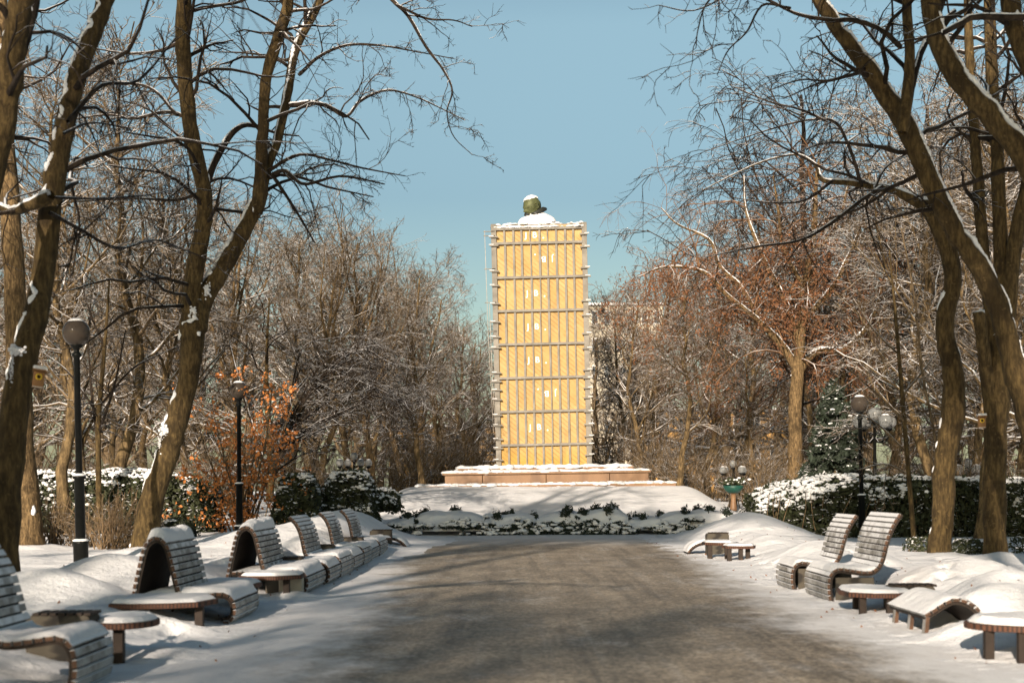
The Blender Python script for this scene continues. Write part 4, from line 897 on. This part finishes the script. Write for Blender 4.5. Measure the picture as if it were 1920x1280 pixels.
for px, D, ty, st in [(1130, 112, 590, 'spread'), (1160, 88, 520, 'spread'), (1205, 78, 500, 'spread'), (1250, 92, 400, 'droop'), (1330, 80, 420, 'droop'), (1400, 74, 320, 'droop'), 
                      (1560, 72, 340, 'droop'), (1610, 66, 380, 'spread'), (1665, 78, 330, 'upright'), (1790, 70, 230, 'spread'), (1850, 60, 200, 'upright'), (1905, 56, 180, 'spread'), (1960, 62, 150, 'spread'),
                      (1690, 95, 300, 'spread'), (1530, 96, 360, 'spread'), (1350, 98, 480, 'spread'), (1820, 90, 250, 'spread'), (1410, 68, 600, 'spread')]:
    bgtree(px, D, ty, st, RL, RG)
for px, D, ty, st in [(115, 41, 60, 'spread'), (215, 45, 10, 'spread'), ]:
    bgtree(px, D, ty, st, LL, LG)
for px, D, ty, st in [(-60, 54, 150, 'upright'), (-150, 50, 120, 'spread'), (-260, 60, 150, 'spread'), (-380, 56, 120, 'spread')]:
    bgtree(px, D, ty, st, LL, LG)
for px, D, ty, st in [(2040, 56, 150, 'spread'), (2150, 62, 150, 'upright'), (2270, 58, 120, 'spread'), (1835, 42, 60, 'spread'), (1925, 45, 60, 'spread'), (1755, 50, 150, 'spread')]:
    bgtree(px, D, ty, st, RL, RG)
for px, D, ty, lab in [(1494, 66, 20, 'weeping birch with dark hanging twigs left of the slanting right trunk'), (1778, 58, 60, 'weeping birch with dark hanging twigs behind the bent right trunk')]:
    wb = bgtree(px, D, ty, 'droop', lab, k=0 if px < 1600 else 1, name='weeping_birch')
    for ch in wb.children:
        ch.material_slots[0].link = 'OBJECT'; ch.material_slots[0].material = M['twig_near']  # shade on these birches is put in as a darker bark and twig colour
# far wood, one mass
def far_wood():
    r = np.random.default_rng(77); VS = []; QS = []; off = 0
    small = []
    for sd in (201, 202):
        rr_ = np.random.default_rng(sd); tk = Tubes(); H = 13; p = np.zeros((8, 3)); p[:, 2] = np.linspace(-.5, H * .9, 8); p[:, :2] = rr_.standard_normal((8, 2)) * .12; q = np.linspace(.24, .05, 8); tk.add(p, q, 6)
        c1, r1 = spawn(p[None], q[None], 20, rr_, (.12, 1), (.25, .5), (30, 75), grav=.03, wander=.15, nseg=6, rmin=.03); tk.add(c1, r1, 4)
        c2, r2 = spawn(c1, r1, 8, rr_, (.1, 1), (.3, .6), (30, 65), wander=.2, nseg=4, rmin=.02); tk.add(c2, r2, 3)
        c3, r3 = spawn(c2, r2, 7, rr_, (.1, 1), (.4, .8), (30, 70), wander=.2, nseg=3, rmin=.013); tk.add(c3, r3, 3)
        me = tk.mesh('tmp'); v = np.empty(len(me.vertices) * 3, np.float32); me.vertices.foreach_get('co', v); f = np.empty(len(me.loops), np.int32); me.loops.foreach_get('vertex_index', f); small.append((v.reshape(-1, 3), f.reshape(-1, 4))); bpy.data.meshes.remove(me)
    for i in range(46):
        D = r.uniform(105, 135); px = -120 + 2160 * (i + r.uniform(0, 1)) / 46
        if 960 < px < 1080: continue
        edge = min(1, max(0, (abs(px - 1015) - 60) / 500)); ty = 640 - 230 * edge + r.uniform(-30, 30)
        x = P(px, HY, D).x; z = .85; s = (P(px, ty, D).z - z) / 13; a = r.uniform(0, 6.28); v, f = small[i % 2]
        w_ = np.stack([(v[:, 0] * np.cos(a) - v[:, 1] * np.sin(a)) * s * 1.2 + x, (v[:, 0] * np.sin(a) + v[:, 1] * np.cos(a)) * s * 1.2 + D, v[:, 2] * s + z], 1); VS.append(w_); QS.append(f + off); off += len(v)
    o = link('far_wood', npmesh('far_wood', np.concatenate(VS), np.concatenate(QS)), M['twig_far']); tag(o, 'mass of bare brown trees far behind the tower on both sides', 'wood'); o['kind'] = 'stuff'
far_wood()

# ------------------------------------------------------------------ hedges, shrubs, bushes
def bush(name, label, poly_box, m_leaf, n, size, snow_n, snow_s, cat='hedge', seed=0, core=True, bottom=.0, group=None, stems=0, topw=.65, rnd=.25, snowtop=.35):
    """poly_box: x0,x1,y0,y1,z0,z1 clipped volume with a wavy top and face"""
    x0, x1, y0, y1, z0, z1 = poly_box; r = np.random.default_rng(seed); cx, cy = (x0 + x1) / 2, (y0 + y1) / 2; t = thing(name, label, cat, (cx, cy, z0), 0, group)
    W, Dp, H = x1 - x0, y1 - y0, z1 - z0
    def shell(k, top_only=False):
        u = r.uniform(-.5, .5, k); v = r.uniform(-.5, .5, k); w_ = r.uniform(bottom, 1, k); f = r.integers(0, 10, k)
        if top_only: f = np.where(r.uniform(0, 1, k) < topw, 9, 0)
        v = np.where(f < 5, -.5 + np.abs(r.normal(0, .06, k)), v); w_ = np.where(f >= 7, 1 - np.abs(r.normal(0, .06, k)), w_)
        u = np.where(f == 5, np.where(r.uniform(0, 1, k) < .5, -.5, .5), u)
        if top_only: w_ = np.where(f == 0, 1 - np.abs(r.normal(0, snowtop, k)), 1.0); 
        x_, y_, z_ = u * W, v * Dp, np.clip(w_, 0, 1.02) * H
        e = np.clip(1 - (2 * np.abs(u)) ** 6 * rnd, 0, 1); fr = np.clip(1 - (2 * np.abs(v)) ** 4 * rnd * .8, 0, 1)
        wob = nz(x_ + cx, y_ + cy, 1.3) * .10 + nz(x_ + cx, y_ * 2, 3.5) * .06
        z_ = z_ * (e * fr + wob * .8); y_ = y_ + nz(x_ + cx, z_ * 2, 1.9) * .14 * Dp
        return np.stack([x_, y_, z_], 1)
    cards('foliage', shell(n) + r.standard_normal((n, 3)) * size * .5, size, M[m_leaf], t, r)
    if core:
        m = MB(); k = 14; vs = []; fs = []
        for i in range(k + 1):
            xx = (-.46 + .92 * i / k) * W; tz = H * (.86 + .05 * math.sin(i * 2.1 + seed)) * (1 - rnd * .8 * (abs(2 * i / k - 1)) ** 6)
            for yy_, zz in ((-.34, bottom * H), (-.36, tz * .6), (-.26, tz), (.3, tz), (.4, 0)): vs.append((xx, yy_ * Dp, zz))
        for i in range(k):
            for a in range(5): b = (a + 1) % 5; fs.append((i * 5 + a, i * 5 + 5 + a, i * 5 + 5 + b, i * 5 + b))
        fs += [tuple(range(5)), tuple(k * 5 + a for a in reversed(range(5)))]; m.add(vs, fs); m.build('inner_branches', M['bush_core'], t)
    if snow_n:
        snow_n *= 3; pts = shell(snow_n, True); pts[:, 2] += .02; hf = pts[:, 2] / H
        msk = nz(pts[:, 0] * 1.3 + cx, pts[:, 2] * 2 + pts[:, 1], 2.2) * .9 + nz(pts[:, 0] + 3, pts[:, 2] * 1.5 + pts[:, 1] * 2, 6) * .6; keep = (msk > .15 - .85 * (hf - .75)); pts = pts[keep]
        k_ = len(pts); lumps('snow_cover', pts, snow_s * .30 * r.uniform(.3, 1.5, k_) ** 1.5, M['snow'], t, .6, r)
    if stems:
        tb = Tubes(); p0 = np.stack([r.uniform(-.48, .48, stems) * W, -.44 * Dp + r.uniform(-.1, .25, stems) * Dp, np.full(stems, -.2)], 1); d = unit(np.stack([r.normal(0, .25, stems), r.normal(0, .15, stems), np.ones(stems)], 1))
        tt = np.linspace(0, H * .9, 5)[None, :, None]; tb.add(p0[:, None] + d[:, None] * tt + r.normal(0, .03, (stems, 5, 3)), np.tile(np.linspace(.02, .008, 5), (stems, 1)), 4); link('stems', tb.mesh('stems'), M['twig_tan'], t)
    return t
D = 44
xl = lambda px, d=44: P(px, HY, d).x
bush('hedge', 'long clipped dark hedge topped with snow on the right side', (xl(1412), xl(2040), 43.2, 45.4, -.32, 1.78), 'leaf_dark', 15000, .10, 2600, .16, seed=1, stems=90, bottom=.02, snowtop=.22)
bush('hedge', 'snowy hedge between the near left lamp and the orange shrub', (xl(-120), xl(395), 44, 46, .1, 2.08), 'leaf_dark', 13000, .10, 1250, .15, seed=2, snowtop=.3)
bush('evergreen_bush', 'dark snowy evergreen bush between the left lamp and cluster lamp', (xl(520), xl(600), 43, 45.5, .2, 2.1), 'leaf_dark', 4200, .10, 620, .14, seed=3, rnd=.6, cat='bush')
bush('evergreen_bush', 'broad snowy evergreen bush under the left cluster lamp', (xl(590), xl(690), 45, 47.5, .35, 2.15), 'leaf_dark', 4600, .10, 650, .14, seed=4, rnd=.6, cat='bush')
bush('low_bush', 'low snow covered bush at the foot of the pale trunk by the mound', (xl(660, 49), xl(745, 49), 48.5, 50.5, .8, 1.55), 'leaf_dark', 2200, .09, 420, .12, seed=5, rnd=.6, cat='bush')
bush('low_bush', 'small frosty bush between the forked trunk and the orange shrub', (xl(300, 40), xl(360, 40), 39.5, 41, .1, .72), 'leaf_dark', 1500, .07, 420, .07, seed=6, rnd=.6, cat='bush')
bush('low_bush', 'small twiggy snow capped bush between the two right hand trunks', (xl(1782, 29), xl(1840, 29), 28.7, 29.4, -.05, .44), 'leaf_dark', 1300, .05, 60, .07, seed=7, rnd=.5, cat='bush', core=False)
bush('low_bush', 'small twiggy bush just left of the bent right trunk', (xl(1698, 30), xl(1745, 30), 29.7, 30.4, -.05, .46), 'leaf_dark', 700, .05, 60, .05, seed=8, rnd=.5, cat='bush', core=False, stems=25)
bush('low_bush', 'small twiggy bush at the right edge beside the multi stemmed trunk', (xl(1890, 29), xl(1960, 29), 28.7, 29.4, -.05, .45), 'leaf_dark', 700, .05, 60, .05, seed=9, rnd=.5, cat='bush', core=False, stems=25)
def juniper(label, px0, px1, seed, topy):
    d = 48.2; x0, x1 = xl(px0, d), xl(px1, d); r = np.random.default_rng(seed); cx = (x0 + x1) / 2; t = thing('juniper_bush', label, 'bush', (cx, d, 0)); W = x1 - x0; zt = P(px0, topy, d).z
    nx, ny = 60, 26; u = np.linspace(-.5, .5, nx); v = np.linspace(0, 1, ny); U, V_ = np.meshgrid(u, v)
    X = U * W * 1.04; prof = np.sin(np.clip(V_ / .45, 0, 1) * math.pi / 2) ** .8 * (1 - .45 * sm((V_ - .5) / .5))
    ht = zt * (.82 + .22 * nz(X + cx, X * 0 + seed, 2.0)) * (1 - .35 * (2 * np.abs(U)) ** 4)
    Y = -1.3 + .5 * np.clip(V_ / .3, 0, 1) + np.clip((V_ - .3) / .7, 0, 1) * 3.0; Z = .12 + ht * prof * (1 + .14 * nz(X + cx, Y * 1.5, 3.2) + .05 * nz(X, Y, 8)); Z = Z * (1 - sm((V_ - .8) / .2) * .15)
    Yf = Y + .22 * nz(X + cx, Z * 2, 2.4)
    pv = np.stack([X, Yf, Z], -1).reshape(-1, 3); a, b = np.meshgrid(np.arange(nx - 1), np.arange(ny - 1)); q = (b * nx + a).ravel()
    pv2 = pv.copy(); pv2[:, 2] += .03
    link('snow_cover', npmesh('snow_cover', pv2, np.stack([q, q + 1, q + nx + 1, q + nx], 1)), M['snow'], t)
    n = int(W * 3800); k = r.uniform(-.52, .52, n); zz = r.uniform(0, 1, n) ** 1.3 * zt * np.clip(.55 + .50 * nz(k * W + cx, k * 0 + seed * 1.7, 2.6) + .25 * nz(k * W + cx, k * 0 + seed, 7), .06, .85); 
    hole = nz(k * W + cx, zz * 3 + seed, 2.6); keep = hole > -.12; k, zz = k[keep], zz[keep]
    pts = np.stack([k * W, -1.42 + zz * .30 + .22 * nz(k * W + cx, zz * 2, 2.4) + r.normal(0, .09, len(k)), .02 + zz], 1); cards('foliage', pts, .055, M['needle'], t, r, 2.6)
    ls = pts[r.integers(0, len(pts), int(W * 60))] + np.array([0, -.05, .05]); lumps('snow_clumps', ls, r.uniform(.03, .11, len(ls)), M['snow'], t, .55, r)
    n2 = int(W * 420); cl = r.uniform(-.5, .5, max(4, int(W * 2.2))); cv = r.uniform(.25, .8, len(cl)); j = r.integers(0, len(cl), n2); uu = cl[j] + r.normal(0, .012, n2); vv = np.clip(cv[j] + r.normal(0, .03, n2), 0, 1)
    iu = np.clip(((uu + .5) * (nx - 1)).astype(int), 0, nx - 1); iv = np.clip((vv * (ny - 1)).astype(int), 0, ny - 1); pts = pv.reshape(ny, nx, 3)[iv, iu] + np.stack([r.normal(0, .06, n2), r.normal(-.03, .05, n2), np.abs(r.normal(.05, .07, n2))], 1)
    cards('twig_tips', pts, .05, M['needle'], t, r, 2.8)
juniper('snow laden creeping juniper at the far left foot of the mound', 735, 792, 31, 968)
juniper('snow laden creeping juniper, first dark clump left of centre below the mound', 785, 905, 32, 955)
juniper('snow laden creeping juniper filling the middle of the row below the mound', 900, 1010, 33, 962)
juniper('snow laden creeping juniper directly below the right half of the tower', 1005, 1170, 34, 953)
juniper('low snow laden creeping juniper right of the tower below the mound', 1165, 1245, 35, 972)
juniper('snow laden creeping juniper at the right end of the row below the mound', 1238, 1392, 36, 958)
def fan_shrub(label, px, D, n, h, spread, m, seed, name='dry_shrub', sub=3, lean=.35):
    r = np.random.default_rng(seed); x = xl(px, D); t = thing(name, label, 'shrub', (x, D, g1(x, D))); tb = Tubes()
    p0 = np.stack([r.normal(0, spread * .25, n), r.normal(0, spread * .25, n), np.full(n, -.15)], 1); d = unit(np.stack([r.normal(0, lean, n), r.normal(0, lean, n), np.ones(n)], 1)); L = h * r.uniform(.55, 1.05, n)
    pts = [p0]; 
    for i in range(5): d = d + r.normal(0, .09, (n, 3)); d[:, :2] += d[:, :2] * .08; d = unit(d); pts.append(pts[-1] + d * (L / 5)[:, None])
    Pn = np.stack(pts, 1); Rn = np.tile(np.linspace(.016, .005, 6), (n, 1)) * (h / 1.5) ** .5; tb.add(Pn, Rn, 4)
    c, rr = spawn(Pn, Rn, sub, r, (.3, 1), (.2, .5), (20, 60), up=.1, wander=.15, nseg=4, rmin=.005); tb.add(c, rr, 3)
    c2, r2 = spawn(c, rr, 2, r, (.3, 1), (.3, .6), (25, 60), wander=.15, nseg=3, rmin=.004); tb.add(c2, r2, 3)
    link('stems', tb.mesh('stems'), M[m], t); return t, c2
fan_shrub('dry tan leafless shrub between the near left lamp and the forked trunk', 222, 33, 90, 1.5, 1.1, 'twig_tan', 41)
fan_shrub('dry tan leafless shrub beside the straight light brown trunk', 100, 34, 60, 1.5, .8, 'twig_tan', 42)
fan_shrub('frosted grey leafless shrub just right of the near left lamp', 165, 34, 60, 1.3, .9, 'twig_far', 43)
def orange_shrub():
    t, c2 = fan_shrub('tall shrub holding rust orange leaves behind the left globe lamp', 452, 43.5, 20, 5.2, .9, 'twig_far', 44, 'orange_leaved_shrub', 7, .20)
    r = np.random.default_rng(45); cen = c2[:, -1]; cen = cen[(cen[:, 2] < 5.0) & (cen[:, 2] > .2) & (np.abs(cen[:, 0]) < 1.5)]; sel = cen[r.integers(0, len(cen), 260)]
    low = np.stack([r.normal(0, .75, 190), r.normal(-.4, .3, 190), r.uniform(.2, 1.9, 190)], 1); sel = np.concatenate([sel, low])
    pts = np.repeat(sel, 7, 0) + r.standard_normal((len(sel) * 7, 3)) * .10; cards('leaves', pts, .085, M['leaf_orange'], t, r, 1.3, .4)
    sn = sel[r.integers(0, len(sel), 200)] + np.array([0, 0, .05]); lumps('snow_cover', sn, r.uniform(.02, .05, 200), M['snow'], t, .5, r)
orange_shrub()
for px, D, h, lab in [(60, 50, 3.2, 0), (250, 52, 3.0, 0), (330, 55, 3.2, 0), (400, 56, 3.6, 0), (560, 56, 3.5, 0), (640, 64, 3.2, 0), (750, 70, 3.6, 0), (800, 76, 3.8, 0), (850, 78, 4.2, 0), (890, 84, 4.2, 0), (130, 56, 3.4, 0),
                      (1135, 86, 5.2, 1), (1185, 80, 4.6, 1), (1240, 74, 4.0, 1), (1310, 66, 3.2, 1), (1350, 70, 3.6, 1), (1420, 60, 3.0, 1), (1540, 56, 3.0, 1), (1660, 52, 3.2, 1), (1730, 54, 3.4, 1), (1800, 52, 3.4, 1), (1880, 50, 3.2, 1), (1450, 66, 3.6, 1)]:
    fan_shrub('leafless undergrowth shrub in the wood ' + ('right' if lab else 'left') + ' of the tower', px, D, 46, h, 2.6, 'twig_far', px, 'bare_shrub', 6)[0]['group'] = 'undergrowth shrubs ' + ('right' if lab else 'left') + ' of the tower'
def spruce():
    D = 52; x = xl(1566, D); z = g1(x, D); H = P(1566, 712, D).z - z; r = np.random.default_rng(51); t = thing('spruce', 'small snow laden spruce left of the right globe lamp', 'tree', (x, D, z)); tk = Tubes()
    p = np.zeros((6, 3)); p[:, 2] = np.linspace(-.3, H, 6); tk.add(p, np.linspace(.1, .015, 6), 8); tips = []; sn = []
    for k in range(120):
        h = H * (.06 + .92 * (k / 120)); L = 1.75 * (1 - h / H) ** .8 + .12; a = r.uniform(0, 6.28); s = np.linspace(0, 1, 6)
        b = np.stack([np.cos(a) * s * L, np.sin(a) * s * L, h - .28 * L * s + .12 * L * s * s], 1); tk.add(b, np.linspace(.02, .006, 6), 4)
        q = r.uniform(.1, 1, int(80 * L) + 8); c = np.stack([np.interp(q, s, b[:, i]) for i in range(3)], 1); c += r.normal(0, .07, c.shape) * (1.2 - q[:, None] * .6); c[:, 2] -= np.abs(r.normal(0, .05, len(c))); tips.append(c)
        q = r.uniform(.3, 1, int(1.6 * L) + 1); c = np.stack([np.interp(q, s, b[:, i]) for i in range(3)], 1); c[:, 2] += .05; sn.append(c)
    link('trunk', tk.mesh('trunk'), M['bark_far'], t); cards('needles', np.concatenate(tips), .13, M['needle'], t, r, 2.2); sn = np.concatenate(sn); lumps('snow_cover', sn, r.uniform(.03, .085, len(sn)), M['snow'], t, .4, r)
spruce()

# ------------------------------------------------------------------ buildings glimpsed through the wood
def building(label, px0, px1, topy, D, m, floors, cols, depth=14):
    x0, x1 = xl(px0, D), xl(px1, D); zt = P((px0 + px1) / 2, topy, D).z; z0 = .6; t = thing('apartment_building', label, 'building', ((x0 + x1) / 2, D, z0)); W = x1 - x0; H = zt - z0
    MB().box(-W / 2, W / 2, 0, depth, -1, H).build('wall', M[m], t)
    MB().box(-W / 2 - .4, W / 2 + .4, -.4, depth + .4, H + .005, H + .25).build('roof', M['snow'], t)
    fh = H / floors; cw = W / cols
    for f in range(floors):
        for c in range(cols):
            xx = -W / 2 + cw * (c + .5); zz = fh * f + fh * .3; fr = MB().box(xx - cw * .24, xx + cw * .24, -.1, .0, zz, zz + fh * .5).build('window', M['white_paint'], t)
            MB().box(xx - cw * .2, xx + cw * .2, -.13, -.102, zz + .12, zz + fh * .5 - .12).build('pane', M['window'], fr)
building('cream apartment block seen through branches right of the tower', 1105, 1245, 572, 165, 'cream', 7, 6)
building('low ochre building glimpsed through trunks right of the tower', 1230, 1640, 770, 150, 'ochre', 3, 12)
building('low ochre building glimpsed through branches left of the tower', 730, 935, 800, 150, 'ochre', 2, 7)

# ------------------------------------------------------------------ unseen trees added behind the camera: their crowns shade the path and trunks
for i, (x, y, h, st, k) in enumerate([(-19.6, -10, 24.2, 'shade_crown', 1), (-16.6, -10.5, 24.6, 'shade_crown', 0), (-13.5, -9.2, 24.2, 'shade_crown', 1), (-10, -10, 24.4, 'shade_crown', 0), (-7.4, -1.8, 9, 'spread', 1), (-10.5, -23, 16.5, 'spread', 0), (-12.6, -30, 19.5, 'upright', 0), (-14.5, -9.5, 17, 'upright', 1), (-2.6, -13, 24, 'shade_crown', 1), (-1.0, -11, 23, 'shade_crown', 0), (3.4, -12, 23, 'shade_crown', 1)]):
    a, b, H = BG[st][k]; t = thing('shade_tree', 'tall bare tree added behind the camera to cast shade, out of the picture', 'tree', (x, y, 0), i * 1.3, 'unseen shade trees added behind the camera'); t.scale = (h / H,) * 3
    link('trunk', a, None, t); link('crown', b, None, t)
tree('overhanging_tree', 'near bare tree whose blurred hanging twigs cross the top left corner', 8, [
    ([(-1300, 1500, 120), (-1250, 700, 110), (-1100, 100, 90), (-800, -300, 60), (-400, -500, 40)], 0, 0),
    ([(-800, -300, 44), (-300, -330, 28), (100, -220, 18), (330, -110, 10), (440, -40, 6)], .5, 1),
    ([(430, -45, 4.5), (455, 0, 4), (452, 70, 3), (466, 140, 2.2), (475, 190, 1.4)], .0, .2),
    ([(440, -40, 4.5), (500, -10, 4), (525, 40, 3), (545, 95, 2)], .0, -.2),
    ([(400, -70, 4), (500, -60, 4), (570, -20, 3), (600, 30, 2)], .0, .2)], 1, 61, minpy=-200, snow=False)

def litter():
    r = np.random.default_rng(91); n = 300; x = np.where(r.uniform(0, 1, n) < .5, r.uniform(-8, -2.6, n), r.uniform(3.6, 8, n)); y = r.uniform(12, 40, n)
    pts = np.stack([x, y, gh(x, y) + .012], 1); o = cards('fallen_leaves', pts, .03, M['seed_red'], None, r, 1.5); tag(o, 'scattered dry leaf bits lying on the snow beside the benches', 'leaves'); o['kind'] = 'stuff'
litter()
